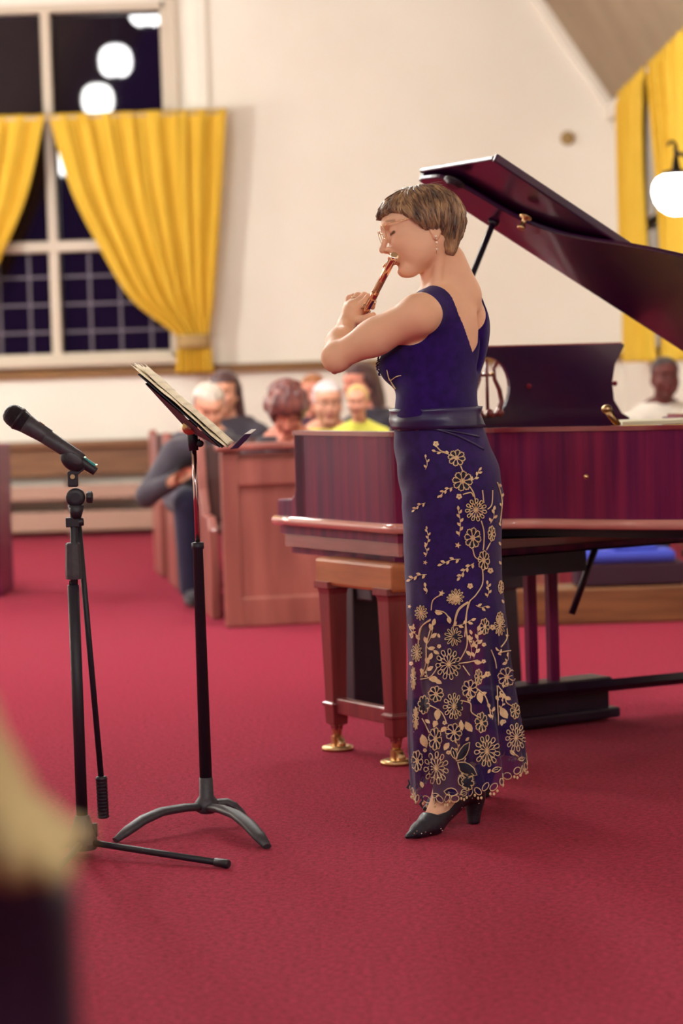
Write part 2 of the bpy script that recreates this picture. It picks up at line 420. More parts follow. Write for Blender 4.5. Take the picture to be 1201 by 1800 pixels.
# back wall with its window hole
wx0, wx1 = -3.95, wl(300, 300).x
wz0, wz1 = wl(200, 632).z, wl(200, 4).z
pl = [(XL, 0), (XR, 0), (XR, ZE), (RIDGE_X, RIDGE_Z), (XL, ZE)]
bw = MB()
def wq(x0, z0, x1, z1): bw.add([(x0, DB, z0), (x1, DB, z0), (x1, DB, z1), (x0, DB, z1)], [(0, 1, 2, 3)])
wq(XL, 0, XR, wz0)
wq(XL, wz0, wx0, ZE); wq(wx1, wz0, XR, ZE); 
bw.add([(XR, DB, ZE), (RIDGE_X, DB, RIDGE_Z), (RIDGE_X, DB, wz1), (wx1, DB, wz1), (wx1, DB, ZE)], [(4, 0, 1, 2, 3)])
bw.add([(XL, DB, ZE), (wx0, DB, ZE), (wx0, DB, wz1), (RIDGE_X, DB, wz1), (RIDGE_X, DB, RIDGE_Z)], [(0, 1, 2, 3, 4)])
for (a, b) in (((wx0, wz0), (wx1, wz0)), ((wx1, wz0), (wx1, wz1)), ((wx1, wz1), (wx0, wz1)), ((wx0, wz1), (wx0, wz0))):   # reveals
    bw.add([(a[0], DB, a[1]), (b[0], DB, b[1]), (b[0], DB + .22, b[1]), (a[0], DB + .22, a[1])], [(0, 1, 2, 3)])
struct(bw.build('wall_back', M['wall']))
rw = MB(); rw.add([(XR, YF, 0), (XR, DB, 0), (XR, DB, ZE), (XR, YF, ZE)], [(0, 3, 2, 1)])
struct(rw.build('wall_right', M['wall']))
lw = MB(); lw.add([(XL, YF, 0), (XL, DB, 0), (XL, DB, ZE), (XL, YF, ZE)], [(0, 1, 2, 3)])
struct(lw.build('wall_left', M['wall']))
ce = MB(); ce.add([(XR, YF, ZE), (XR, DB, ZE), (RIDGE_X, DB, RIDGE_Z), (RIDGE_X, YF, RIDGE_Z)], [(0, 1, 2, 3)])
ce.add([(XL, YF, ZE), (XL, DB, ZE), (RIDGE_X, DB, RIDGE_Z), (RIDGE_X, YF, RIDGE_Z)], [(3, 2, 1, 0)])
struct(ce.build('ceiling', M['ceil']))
# cornice at the eave and bead along the gable
t = MB(); t.box((XR - .05, (DB + YF) / 2, ZE - .02), (.10, DB - YF, .11)); t.box((XR - .03, (DB + YF) / 2, ZE - .11), (.05, DB - YF, .05))
struct(t.build('trim_1', M['wall'], bevel=.01))
t = MB(); dv = Vector((RIDGE_X - XR, 0, RIDGE_Z - ZE)); ln = dv.length; dv.normalize(); nvv = Vector((-dv.z, 0, dv.x))
t.box(Vector(((XR + RIDGE_X) / 2, DB - .04, (ZE + RIDGE_Z) / 2)) + nvv * (.03 if nvv.z < 0 else -.03), (ln, .09, .07), (dv, Vector((0, 1, 0)), nvv))
struct(t.build('trim_2', M['wall'], bevel=.01))
# brown rail round the back wall
zr = wl(460, 648).z
t = MB(); t.box(((XL + XR) / 2, DB - .03, zr), (XR - XL, .06, .05)); t.box(((XL + XR) / 2, DB - .045, zr + .035), (XR - XL, .09, .02))
struct(t.build('trim_3', M['rail'], bevel=.006))
t = MB(); t.box((XR - .02, (DB + YF) / 2, .09), (.04, DB - YF - .1, .18)); struct(t.build('baseboard_right', M['bench_wood'], bevel=.008))
t = MB(); t.box(((XL + XR) / 2, DB - .02, .09), (XR - XL - .1, .04, .18)); struct(t.build('baseboard_back', M['bench_wood'], bevel=.008))
# shallow pier by the window
t = MB(); x0, x1 = wl(348, 300).x, wl(372, 300).x; t.box(((x0 + x1) / 2, DB - .02, 4.2), (x1 - x0, .05, 5.4)); struct(t.build('trim_4', M['wall'], bevel=.01))

# window: glass, frame, mullions, transom, wires, sill
g = MB(); g.box(((wx0 + wx1) / 2, DB + .16, (wz0 + wz1) / 2), (wx1 - wx0, .01, wz1 - wz0)); win = struct(g.build('window_1', M['night']))
fr = MB(); yb = DB + .06
fr.box(((wx0 + wx1) / 2, yb, wz1 - .03), (wx1 - wx0, .12, .06)); fr.box((wx1 - .02, yb, (wz0 + wz1) / 2), (.05, .12, wz1 - wz0)); fr.box((wx0 + .02, yb, (wz0 + wz1) / 2), (.05, .12, wz1 - wz0))
fr.box(((wx0 + wx1) / 2, yb, wz0 + .03), (wx1 - wx0, .12, .06))
fr.build('window_frame', M['white_wood'], win, bevel=.008)
mx = wl(88, 300).x
mm = MB(); pw = wx1 - mx
k = 0
while mx - k * pw > wx0: mm.box((mx - k * pw, yb, (wz0 + wz1) / 2), (.075, .09, wz1 - wz0)); k += 1
mm.build('mullion', M['white_wood'], win, bevel=.012)
zt = wl(200, 430).z
mm = MB(); mm.box(((wx0 + wx1) / 2, yb - .003, zt), (wx1 - wx0, .1, .085)); mm.build('transom', M['white_wood'], win, bevel=.012)
gr = MB(); z = zt - .23
while z > wz0 + .1: gr.box(((wx0 + wx1) / 2, DB + .13, z), (wx1 - wx0, .02, .020)); z -= .215
x = wx1 - .2
while x > wx0: gr.box((x, DB + .132, (wz0 + zt) / 2), (.020, .02, zt - wz0)); x -= .235
gr.build('glazing_bar', M['grid'], win)
sl = MB(); sl.box(((wx0 + wx1) / 2, DB - .06, wz0 - .02), (wx1 - wx0 + .1, .2, .05)); sl.build('window_sill', M['white_wood'], win, bevel=.012)
ar = MB(); ar.box((wx1 + .045, DB - .025, (wz0 + wz1) / 2), (.09, .05, wz1 - wz0 + .1)); ar.build('architrave', M['white_wood'], win, bevel=.01)

# curtains on the window
def curtain(name, edgeL, edgeR, zt_, zb_, y, nple, amp, label, parent_label_cat='curtain', plane='y', group=None, tie=None, z0f=None):
    """edgeL/edgeR: functions of v (0 top .. 1 bottom) -> coordinate across"""
    NU, NV = 150, 60
    rows = []
    for i in range(NV + 1):
        v = i / NV; z = zt_ + (zb_ - zt_) * v; a, b = edgeL(v), edgeR(v); row = []
        wdt = abs(b - a); fl_ = amp * (0.35 + 0.65 * min(1, wdt / 0.6))
        hd = 1.0 if v > .035 else .45
        for j in range(NU + 1):
            u = j / NU
            dd = math.sin(u * nple * 2 * pi + .8 * math.sin(v * 3 + u * 5)) * fl_ * hd + math.sin(u * nple * 5.1 * pi + 1 + v * 2) * fl_ * .3
            c = a + (b - a) * (u + .012 * math.sin(u * nple * 4 * pi))
            row.append((c, y - .07 + dd, z) if plane == 'y' else (y - .07 + dd, c, z))
        rows.append(row)
    m = MB().grid(rows); o = m.build(name, M['curtain'], None, solid=.006)
    tag(o, label, parent_label_cat, group)
    return o
def interp(pts):
    def f(v):
        for (a, x0), (b, x1) in zip(pts, pts[1:]):
            if v <= b:
                t = (v - a) / (b - a); return x0 + (x1 - x0) * t
        return pts[-1][1]
    return f
def smooth_interp(pts):
    xs = [p[0] for p in pts]; ys = [p[1] for p in pts]; n = len(pts)
    m = [0] * n
    for i in range(n):
        i0, i1 = max(i - 1, 0), min(i + 1, n - 1); m[i] = (ys[i1] - ys[i0]) / (xs[i1] - xs[i0])
    def f(v):
        v = min(max(v, xs[0]), xs[-1])
        for i in range(n - 1):
            if v <= xs[i + 1]:
                h = xs[i + 1] - xs[i]; t = (v - xs[i]) / h
                return (2 * t**3 - 3 * t**2 + 1) * ys[i] + (t**3 - 2 * t**2 + t) * h * m[i] + (-2 * t**3 + 3 * t**2) * ys[i + 1] + (t**3 - t**2) * h * m[i + 1]
        return ys[-1]
    return f
YC = DB - .16
ct, cb = P(250, 197, YC).z, P(345, 656, YC).z
def vx(pts):
    out = []
    for (px, py) in pts:
        p = P(px, py, YC); out.append(((ct - p.z) / (ct - cb), p.x))
    out[0] = (0, out[0][1]); out[-1] = (1, out[-1][1]); return out
eL = smooth_interp(vx([(86, 203), (128, 340), (178, 440), (235, 530), (312, 592), (312, 610), (310, 656)]))
eR = smooth_interp(vx([(399, 195), (392, 320), (384, 440), (376, 540), (368, 592), (372, 612), (376, 656)]))
c1 = curtain('curtain', eL, eR, ct, cb, YC, 8, .034, 'yellow curtain gathered to the right side of the tall back window')
xm = P(84, 203, YC).x
c2 = curtain('curtain', lambda v: 2 * xm - eR(v), lambda v: 2 * xm - eL(v), ct, cb, YC, 8, .034, 'yellow curtain panel at the far left edge, swept left off the window')
for cc, s in ((c1, 1), (c2, -1)):
    z = P(345, 600, YC).z; xa, xb = eL(.87), eR(.87); rows = []
    if s < 0: xa, xb = 2 * xm - xb, 2 * xm - xa
    for zz in (z - .05, z - .03, z, z + .03, z + .05):
        r = .052 if abs(zz - z) < .045 else .047
        rows.append([((xa + xb) / 2 + math.cos(k / 24 * 2 * pi) * ((xb - xa) / 2 + .012), YC - .07 + math.sin(k / 24 * 2 * pi) * (r + .012), zz) for k in range(24)])
    MB().grid(rows, closed=True).build('tieback', M['tieback'], cc, solid=.008)
rod = MB().tube([(2 * xm - eR(0) - .1, YC - .07, ct - .03), (eR(0) + .03, YC - .07, ct - .03)], .009); 
tag(rod.build('curtain_rod', M['white_wood']), 'thin pale rod carrying the yellow curtains across the back window', 'curtain rod')

# right wall window with its curtains
XC = XR - .10
def onR(px, py, X=XC):
    r = ray(px, py); return CAM + r * (X / r.x)
win2y0, win2y1 = 11.0, 17.3
zc0 = onR(1110, 158).z; zc1 = onR(1130, 636).z
g = MB(); g.box((XR - .012, (win2y0 + win2y1) / 2, (zc0 + zc1 + .1) / 2), (.02, win2y1 - win2y0, zc0 - zc1 - .1)); wn2 = struct(g.build('window_2', M['night']))
fr = MB()
for yy in (win2y0, win2y1): fr.box((XR - .03, yy, (zc0 + zc1) / 2), (.06, .08, zc0 - zc1))
yy = win2y1 - 1.05
while yy > win2y0 + .3: fr.box((XR - .03, yy, (zc0 + zc1) / 2), (.06, .05, zc0 - zc1)); yy -= 1.05
for zz in (zc0 - .04, (zc0 + zc1) / 2, zc1 + .05): fr.box((XR - .03, (win2y0 + win2y1) / 2, zz), (.06, win2y1 - win2y0, .07))
fr.build('window_frame', M['white_wood'], wn2, bevel=.008)
ya = onR(1110, 400).y
curtain('curtain', lambda v: ya - .02 * v, lambda v: ya - 1.55 + .28 * math.sin(v * 3.0), zc0, zc1, XC, 7, .03, 'yellow curtain hanging left of the wall globe, nearest the room corner', plane='x')
curtain('curtain', lambda v: ya - 1.62 - .55 * math.sin(v * 2.2), lambda v: ya - 3.6, zc0, zc1, XC, 9, .03, 'yellow curtain behind the wall globe at the right edge', plane='x')

# ================================================================== LAMPS
def pendant(x, y, z, r, label, lm='lamp'):
    o = thing('pendant_lamp', (x, y, z), label, 'lamp', 'opal pendant lamps of the nave')
    pr = [(-r * .96, r * .30), (-r * .93, r * .52), (-r * .8, r * .76), (-r * .55, r * .93), (-.2 * r, r * 1.0), (.15 * r, r * 1.0), (.5 * r, r * .93), (.78 * r, r * .74), (.93 * r, r * .48), (.97 * r, r * .3)]
    MB().lathe((x, y, z), (0, 0, 1), pr, 28).build('globe', M[lm], o)
    MB().lathe((x, y, z), (0, 0, 1), [(-r * 1.06, r * .22), (-r * 1.0, r * .34), (-r * .94, r * .34)], 20).build('cap', M['iron'], o)
    MB().lathe((x, y, z), (0, 0, 1), [(r * .95, r * .34), (r * 1.08, r * .34), (r * 1.25, r * .1)], 20).build('collar', M['iron'], o)
    ztop = ZE + (XR - x) * 1.54 if x > RIDGE_X else ZE + (x - XL) * (RIDGE_Z - ZE) / (RIDGE_X - XL)
    MB().tube([(x, y, z + r * 1.2), (x, y, ztop)], .008).build('rod', M['iron'], o)
    return o
# positions read from the reflections in the dark window
LZ = 4.54
for n_, (px, py) in enumerate([(258, 15), (203, 107), (172, 175), (103, 285)]):
    r_ = ray(px, py); k_ = (LZ + (0, -.12, -.2, -.35)[n_] - 1.2) / r_.z; v_ = CAM + r_ * k_       # mirror image of the lamp
    yy = 2 * (DB + .155) - v_.y
    pendant(v_.x, yy, v_.z, (.165, .165, .175, .19)[n_], 'white globe lamp over the aisle, %s of the four mirrored in the window' % ('topmost', 'second from top', 'third from top', 'lowest')[n_], 'lamp' if n_ < 2 else 'lamp_dim')
for (x_, y_, z_, q_, lm_) in ((-3.6, 15.2, 2.6, 'the left pews near the back wall', 'lamp_fill'), (-2.2, 12.3, 3.3, 'the middle of the aisle', 'lamp_fill'), (.1, 10.4, 3.15, 'the first pews behind the piano', 'lamp_fill'), (-1.6, 9.3, 3.05, 'the aisle beside the pews', 'lamp_fill'), (-2.4, .8, 3.4, 'the floor on the left behind the camera', 'lamp_fill'), (-.5, .4, 3.3, 'the middle of the floor by the camera', 'lamp_fill'), (1.2, 1.0, 3.3, 'the floor on the right behind the camera', 'lamp_fill')):
    pendant(x_, y_, z_, .17 if y_ > 5 else .15, 'added unseen fill lamp hanging over ' + q_, lm_)  # unseen fill lamps, added to brighten the back wall, aisle and player

def sconce(y, z, label, side=1, grp='globe wall lamps on the right wall', r=.125):
    XW = XR if side > 0 else XL
    x = XW - .36 * side
    o = thing('wall_lamp', (XW, y, z), label, 'lamp', grp)
    pr = [(-r * .98, r * .2), (-r * .9, r * .45), (-r * .7, r * .74), (-r * .4, r * .95), (0, r * 1.06), (r * .35, r * 1.02), (r * .62, r * .85), (r * .78, r * .55)]
    MB().lathe((x, y, z), (0, 0, 1), pr, 28).build('globe', M['sconce' if side > 0 else 'lamp_fill'], o)
    b = MB().lathe((x, y, z), (0, 0, 1), [(r * .74, r * .62), (r * .9, r * .62), (r * 1.0, r * .2), (r * 1.6, r * .1)], 20).build('fitting', M['iron'], o)
    zz = z + .215
    b = MB().tube([(x, y, z + .18), (x, y, zz + .04)], .012).tube([(x + .02 * math.cos(q) - .02, y, zz + .03 + .03 * math.sin(q)) for q in [i / 8 * 3 for i in range(9)]], .009)
    b.tube([(x, y, zz), (x + .1 * side, y, zz - .035), (x + .22 * side, y, zz - .02), (XW - .02 * side, y, zz + .01)], .012).lathe((XW - .03 * side, y, zz + .01), (side, 0, 0), [(0, .04), (.03, .05)], 16)
    b.build('bracket', M['iron'], o)
pS = onR(1190, 338, XR - .36)
sconce(pS.y, pS.z, 'glowing white globe wall lamp on a dark iron bracket before the yellow curtain')
for yy, q_ in ((8.3, 'beside the piano'),): sconce(yy, pS.z, 'added unseen globe wall lamp on the right wall, ' + q_)  # unseen second wall lamp, added to light the piano side
for yy, q_ in ((16.0, 'nearest the back wall'), (12.8, 'second from the back wall'), (9.6, 'second from the camera')): sconce(yy, 2.4, 'added unseen globe wall lamp on the left wall, ' + q_, -1, 'added fill lamps on the left wall', .13)  # unseen lamps added on the left to light the lower back wall

# small marks on the back wall
t = MB().lathe(P(998, 243, DB), (0, -1, 0), [(0, .055), (.03, .05), (.035, .02)], 20); tag(t.build('wall_disc', M['tieback']), 'small round beige disc fixed high on the cream back wall', 'wall fitting')

# ================================================================== BENCH AND PEWS
def W_at(px, py, d): return P(px, py, d)
# bench along the back wall
YB = DB - .05
xb0, xb1 = -5.6, P(292, 800, DB - .5).x
o = thing('wall_bench', ((xb0 + xb1) / 2, DB - .3, 0), 'long brown wooden bench standing along the back wall below the window', 'bench')
L = xb1 - xb0; xc = (xb0 + xb1) / 2
MB().box((xc, DB - .12, P(100, 806, DB - .12).z), (L, .05, .27)).build('backrest', M['bench_wood'], o, bevel=.01)
MB().box((xc, DB - .145, P(100, 778, DB).z - .02), (L, .1, .05)).build('top_rail', M['bench_wood'], o, bevel=.012)
MB().box((xc, DB - .33, P(100, 862, DB - .33).z + .0), (L, .40, .05)).build('seat', M['bench_wood'], o, bevel=.012)
m_ = mat('bench board with painted highlight', srgb(176, 140, 122), 0.5); M['highlight_board'] = m_  # pale tone paints the light catching the bench seat edge and lower board
MB().box((xc, DB - .54, P(100, 864, DB - .54).z - .01), (L, .03, .11)).build('seat_rail', m_, o, bevel=.01)
MB().box((xc, DB - .50, P(100, 917, DB - .50).z), (L, .03, .15)).build('lower_board', m_, o, bevel=.01)
for i in range(7):
    MB().box((xb0 + .05 + (L - .1) * i / 6, DB - .3, .21), (.05, .42, .42)).build('leg', M['pew_dark'], o, bevel=.008)

# right block of pews, turned about ten degrees
BA = math.radians(9.5)
pa = Vector((math.cos(BA), math.sin(BA), 0)); pb = Vector((-math.sin(BA), math.cos(BA), 0)); pz = Vector((0, 0, 1)); PAX = (pa, pb, pz)
P0 = G(397, 1103)                                # left foot of the front panel
def pp(a, b, z): return P0 + pa * a + pb * b + pz * z
HP = P(395, 787, P0.y).z
PL = 1.62
o = thing('pew_screen', pp(PL / 2, 0, 0), 'brown panelled wooden front screen of the pews, left of the piano', 'pew')
b = MB()
b.box(pp(PL / 2, .0, HP / 2), (PL - .04, .03, HP - .06), PAX).build('panel', M['pew_wood'], o)
b = MB(); b.box(pp(.04, -.005, HP / 2 - .01), (.08, .07, HP - .02), PAX); b.build('stile', M['pew_wood'], o, bevel=.01)
b = MB(); b.box(pp(PL - .04, -.005, HP / 2 - .01), (.08, .07, HP - .02), PAX); b.build('stile', M['pew_wood'], o, bevel=.01)
MB().box(pp(PL / 2, -.012, HP - .12), (PL - .14, .045, .13), PAX).build('top_panel_rail', M['pew_wood'], o, bevel=.01)
MB().box(pp(PL / 2, -.012, .07), (PL - .14, .045, .14), PAX).build('bottom_rail', M['pew_wood'], o, bevel=.01)
MB().box(pp(PL / 2, 0, HP), (PL + .04, .13, .035), PAX).build('cap_rail', M['pew_wood'], o, bevel=.012)
for q in (.55, 1.05): MB().box(pp(q, -.012, HP / 2), (.06, .045, HP - .1), PAX).build('muntin', M['pew_wood'], o, bevel=.01)
def pew(b0, length, label, group, a0=0.0, wood='pew_dark', fn=pp):
    o = thing('pew', fn(a0 + length / 2, b0, 0), label, 'pew', group)
    for a in (a0, a0 + length):
        # shaped pew end
        poly = [(0, 0), (.46, 0), (.46, .40), (.52, .60), (.56, .84), (.50, .87), (.45, .84), (.40, .62), (.30, .50), (.06, .50), (0, .44)]
        MB().prism([fn(a - .02, b0 + q[0], q[1]) for q in poly], (fn(1, 0, 0) - fn(0, 0, 0)) * .045).build('pew_end', M['pew_wood'], o, bevel=.008)
    MB().box(fn(a0 + length / 2, b0 + .24, .43), (length - .04, .40, .035), PAX).build('seat', M[wood], o, bevel=.01)
    tl = [fn(a0 + .02, b0 + .47, .46), fn(a0 + .02, b0 + .50, .46), fn(a0 + .02, b0 + .555, .84), fn(a0 + .02, b0 + .525, .84)]
    MB().prism(tl, (fn(1, 0, 0) - fn(0, 0, 0)) * (length - .04)).build('backrest', M[wood], o, bevel=.006)
    MB().box(fn(a0 + length / 2, b0 + .555, .62), (length - .1, .12, .025), PAX).build('book_shelf', M[wood], o)
    return o
rows_ = [(.40, 'first'), (1.28, 'second'), (2.16, 'third'), (3.04, 'fourth')]
for i, (b0, nm) in enumerate(rows_):
    pew(b0, PL - .02 + .25 * i, 'dark wooden pew in the %s row behind the panelled pew front' % nm, 'pews to the right of the aisle')
# left block: end of the nearest pew at the frame's left edge
Q0 = G(6, 1048)
def qq(a, b, z): return Q0 + Vector((a, 0, 0)) + Vector((0, b, 0)) + pz * z
o = thing('pew', qq(-.8, 0, 0), 'dark reddish pew end at the left edge of the picture, left of the aisle', 'pew')
PAX0 = PAX
PAX = (Vector((1, 0, 0)), Vector((0, 1, 0)), pz)
poly = [(-.1, 0), (.46, 0), (.46, .40), (.50, .60), (.50, .84), (-.1, .84), (-.12, .5)]
MB().prism([qq(-.05, q[0], q[1]) for q in poly], (.05, 0, 0)).build('pew_end', M['mahog'], o, bevel=.008)
MB().box(qq(-.85, .2, .43), (1.6, .40, .035)).build('seat', M['pew_dark'], o, bevel=.01)
MB().box(qq(-.85, .44, .6), (1.6, .03, .45)).build('backrest', M['pew_dark'], o, bevel=.01)
MB().box(qq(-.85, -.07, .42), (1.6, .03, .82)).build('front_panel', M['pew_dark'], o, bevel=.01)
PAX = PAX0
# low wooden step seen under the piano
s0 = G(960, 1100); s1 = G(1230, 1086)
o = MB(); zst = .165
o.box(((s0.x + s1.x) / 2 - .1, s0.y + .15, zst / 2), (s1.x - s0.x + .8, .3, zst))
tag(o.build('wooden_step', M['bench_wood'], bevel=.01), 'low brown wooden step on the carpet, seen beneath the piano', 'step')

# near left corner: a seat back draped with a coat, very close to the lens
d0 = 1.5
o = thing('near_pew', P(-60, 1700, d0) * 1.0, 'dark pew end close to the lens in the lower left corner', 'pew')
e1 = P(112, 1520, d0); zt_ = P(60, 1512, d0).z
poly = [(e1.x, 0), (e1.x, zt_ - .03), (e1.x - .03, zt_), (e1.x - .5, zt_), (e1.x - .5, 0)]
MB().prism([(p[0], d0 + .03, p[1]) for p in poly], (0, .05, 0)).build('pew_end', M['dark_wood'], o, bevel=.01)
# coat lying over it
rows = []
topz = smooth_interp([(0, P(-60, 1120, d0).z), (.35, P(0, 1240, d0).z), (.6, P(50, 1400, d0).z), (.85, P(95, 1480, d0).z), (1, P(125, 1500, d0).z)])
xs_ = [P(-160, 1300, d0).x + (P(118, 1450, d0).x - P(-160, 1300, d0).x) * i / 24 for i in range(25)]
for k in range(17):
    th = k / 16 * pi * 1.0; row = []
    for i, x in enumerate(xs_):
        u = i / 24; tz = topz(u); hgt = tz - (zt_ - .015); q = math.cos(th); 
        row.append((x + .004 * math.sin(k * 1.3 + i), d0 + .055 - .06 * q * (1 + .1 * math.sin(i * .9)), zt_ - .015 + hgt * (math.sin(th) ** .6) + .0))
    rows.append(row)
cloth = MB().grid(rows).build('draped_coat', M['beige'], None, solid=.006)
tag(cloth, 'blurred beige coat lying over the dark pew end in the lower left corner', 'coat')
# ================================================================== PIANO
PA = math.radians(60)
pu = Vector((math.cos(PA), -math.sin(PA), 0)); pv = Vector((math.sin(PA), math.cos(PA), 0))   # towards the tail / towards the bass side
Cc = P(697, 930, 7.28); ZM = Cc.z
A0 = Vector((Cc.x, Cc.y, 0)) - pu * .75
def pn(p, s, z=0.0): return A0 + pu * p + pv * s + Vector((0, 0, z))
ZT = P(696, 765, 7.28).z
piano = thing('grand_piano', pn(.9, .8, 0), 'dark red mahogany grand piano with its lid raised, behind the flautist', 'piano')
WP = 1.56
def outline(off=0.0, front=.13):
    """treble side, bentside, tail, spine"""
    pts = [(front, 0), (.45, 0), (.70, 0), (.755, .02), (.785, .10), (.80, .22), (.83, .31), (.90, .385), (1.0, .44), (1.12, .49), (1.25, .56), (1.38, .655), (1.50, .77), (1.58, .88), (1.64, 1.02), (1.67, 1.18), (1.67, 1.34), (1.63, 1.48), (1.54, 1.57), (1.42, WP), (.9, WP), (front, WP)]
    return pts
def refine(pts, n=4):
    out = []; N = len(pts)
    for i in range(N - 1):
        p0, p1, p2, p3 = pts[max(i - 1, 0)], pts[i], pts[i + 1], pts[min(i + 2, N - 1)]
        for k in range(n):
            t = k / n
            if i == 0 or i >= N - 3 : out.append(tuple(p1[q] * (1 - t) + p2[q] * t for q in (0, 1)))
            else: out.append(tuple(.5 * (2 * p1[q] + (p2[q] - p0[q]) * t + (2 * p0[q] - 5 * p1[q] + 4 * p2[q] - p3[q]) * t * t + (3 * p1[q] - p0[q] - 3 * p2[q] + p3[q]) * t ** 3) for q in (0, 1)))
    out.append(pts[-1]); return out
OL = refine(outline())
def inset(pts, d):
    out = []
    for i, p in enumerate(pts):
        a = pts[max(i - 1, 0)]; b = pts[min(i + 1, len(pts) - 1)]
        tx, ty = b[0] - a[0], b[1] - a[1]; l = math.hypot(tx, ty) or 1
        out.append((p[0] - ty / l * d, p[1] + tx / l * d))
    return out
OLi = inset(OL, .045)
def band(o1, o2, z0, z1):
    """closed wall between two open outlines"""
    m = MB(); rows = [[pn(*p, z0) for p in o1], [pn(*p, z1) for p in o1], [pn(*p, z1) for p in o2], [pn(*p, z0) for p in o2], [pn(*p, z0) for p in o1]]
    for a, b in zip(rows, rows[1:]): m.grid([a, b], smooth=False)
    for e in (0, -1): m.add([rows[0][e], rows[1][e], rows[2][e], rows[3][e]], [(0, 1, 2, 3)])
    return m
rim = band(OL, OLi, ZM + .012, ZT).build('rim', M['mahog'], piano)
band(inset(OL, -.006), OLi, ZT - .004, ZT + .010).build('rim_cap', M['mahog_mould'], piano, bevel=.003)
# rounded bead round the case, lamp highlight painted into its pale colour
OLm = refine([(0, 0)] + outline()[1:])
bead = MB().tube([pn(*p, ZM) for p in inset(OLm, -.006)], .0165, 10, upv=Vector((0, 0, 1))); bead.build('moulding', M['bead'], piano)
OLq = [(0, 0), (.3, 0), (.74, 0), (.75, .02), (.75, .5), (.75, 1.0), (.75, WP - .02), (.74, WP), (.3, WP), (0, WP)]
def lvl(off, z0, z1, name, m, ol=OLq):
    a = inset(ol, off); b = inset(ol, .30)
    o_ = MB(); o_.grid([[pn(*p, z0) for p in a], [pn(*p, z1) for p in a]], smooth=False)
    o_.add([pn(*p, z0) for p in a], [tuple(range(len(a)))[::-1]]); o_.add([pn(*p, z1) for p in a], [tuple(range(len(a)))])
    o_.add([pn(*a[0], z0), pn(*a[-1], z0), pn(*a[-1], z1), pn(*a[0], z1)], [(0, 1, 2, 3)])
    return o_.build(name, m, piano)
lvl(.010, ZM - .045, ZM - .006, 'lower_case', M['mahog'])
lvl(.026, ZM - .088, ZM - .045, 'lower_case', M['mahog_mould'])
lvl(.050, ZM - .112, ZM - .088, 'lower_case', M['mahog'])
# arms beside the keyboard, with the scrolled step
for s0_ in (0, WP - .07):
    poly = [(0.0, ZM + .012), (0.0, ZM + .062), (.006, ZM + .068), (.095, ZM + .070), (.118, ZM + .085), (.13, ZM + .11), (.13, ZT), (.20, ZT), (.20, ZM + .012)]
    MB().prism([pn(p[0], s0_, p[1]) for p in poly], pv * .07).build('arm', M['mahog'], piano, bevel=.006)
MB().box(pn(.06, WP / 2, ZM + .015), (.12, WP - .14, .03), (pu, pv, pz)).build('key_slip', M['mahog'], piano, bevel=.004)
kb = MB()
for i in range(52): kb.box(pn(.12, .2 + i * .0231 + .0115, ZM + .045), (.15, .0222, .02), (pu, pv, pz))
k_ = kb.build('white_keys', M['key_white'], piano); k_['kind'] = 'stuff'
kb = MB()
for i in range(51):
    if i % 7 in (0, 1, 3, 4, 5): kb.box(pn(.15, .2 + (i + 1) * .0231, ZM + .06), (.095, .011, .014), (pu, pv, pz))
k_ = kb.build('black_keys', M['dark_wood'], piano); k_['kind'] = 'stuff'
for s0_ in (.13, WP - .13): MB().box(pn(.12, s0_, ZM + .05), (.2, .12, .07), (pu, pv, pz)).build('key_block', M['mahog'], piano, bevel=.006)
MB().box(pn(.235, WP / 2, (ZM + ZT) / 2 - .02), (.03, WP - .12, ZT - ZM - .05), (pu, pv, pz)).build('fallboard', M['mahog'], piano, bevel=.004)
# iron frame and soundboard inside
pi_ = inset(refine([(.30, 0)] + outline()[1:-1] + [(.30, WP)]), .05)
MB().prism([pn(*p, ZT - .13) for p in pi_], (0, 0, .02)).build('iron_frame', M['plate'], piano)
for q in (.35, .7, 1.05): MB().tube([pn(.32, q, ZT - .09), pn(.8 + q * .45, q + .25, ZT - .09)], .014, 8).build('frame_strut', M['plate'], piano)
# music desk, seen from behind
dsk = []
zd0, zd1 = ZT - .03, P(1000, 607, 8.15).z
hD = zd1 - zd0
p_d = .33
sr = 1.205; sl_ = .22
right = [(sr - .035, zd1), (sr - .035, zd1 - .01), (sr - .075, zd1 - .07), (sr - .088, zd1 - .13), (sr - .082, zd1 - .19), (sr - .05, zd1 - .235), (sr - .02, zd1 - .25), (sr - .02, zd0 - .02)]
left = [(sl_ + sr - a, z) for a, z in right]
# outline as strips around an oval fretted opening left of the middle
hc, hz, ha, hb = .615, (zd0 + .03 + zd1) / 2 + .0, .085, .098
Ltop = [(hc - .13, zd1), (hc + .16, zd1)]
desk = MB()
def strip(poly, th=.016): desk.prism([pn(p_d, a, z) for a, z in poly], pu * th)
strip([(hc + .11, zd0 - .02)] + [(hc + .11, zd1)] + right)
strip([(hc - .11, zd1), (hc - .11, zd0 - .02)] + left[::-1])
NS = 28
ring_o, ring_i = [], []
for k in range(NS):
    th = 2 * pi * k / NS + pi / 4 * 0
    cx_, cz_ = math.cos(th), math.sin(th)
    ring_i.append((hc + ha * cx_, hz + hb * cz_))
    sc_ = min(.112 / max(abs(cx_), 1e-6), (hD / 2 + .02) / max(abs(cz_), 1e-6)); ring_o.append((hc + cx_ * sc_, min(max(hz + cz_ * sc_, zd0 - .02), zd1)))
for k in range(NS):
    k2 = (k + 1) % NS; strip([ring_i[k], ring_i[k2], ring_o[k2], ring_o[k]])
md_ = desk.build('music_desk', M['mahog_lid'], piano)
MB().box(pn(p_d - .003, (sr + sl_) / 2, zd1), (.035, sr - sl_ - .08, .012), (pu, pv, pz)).build('desk_top_rail', M['mahog_mould'], md_, bevel=.004)
ly = MB()                                          # lyre fret in the opening
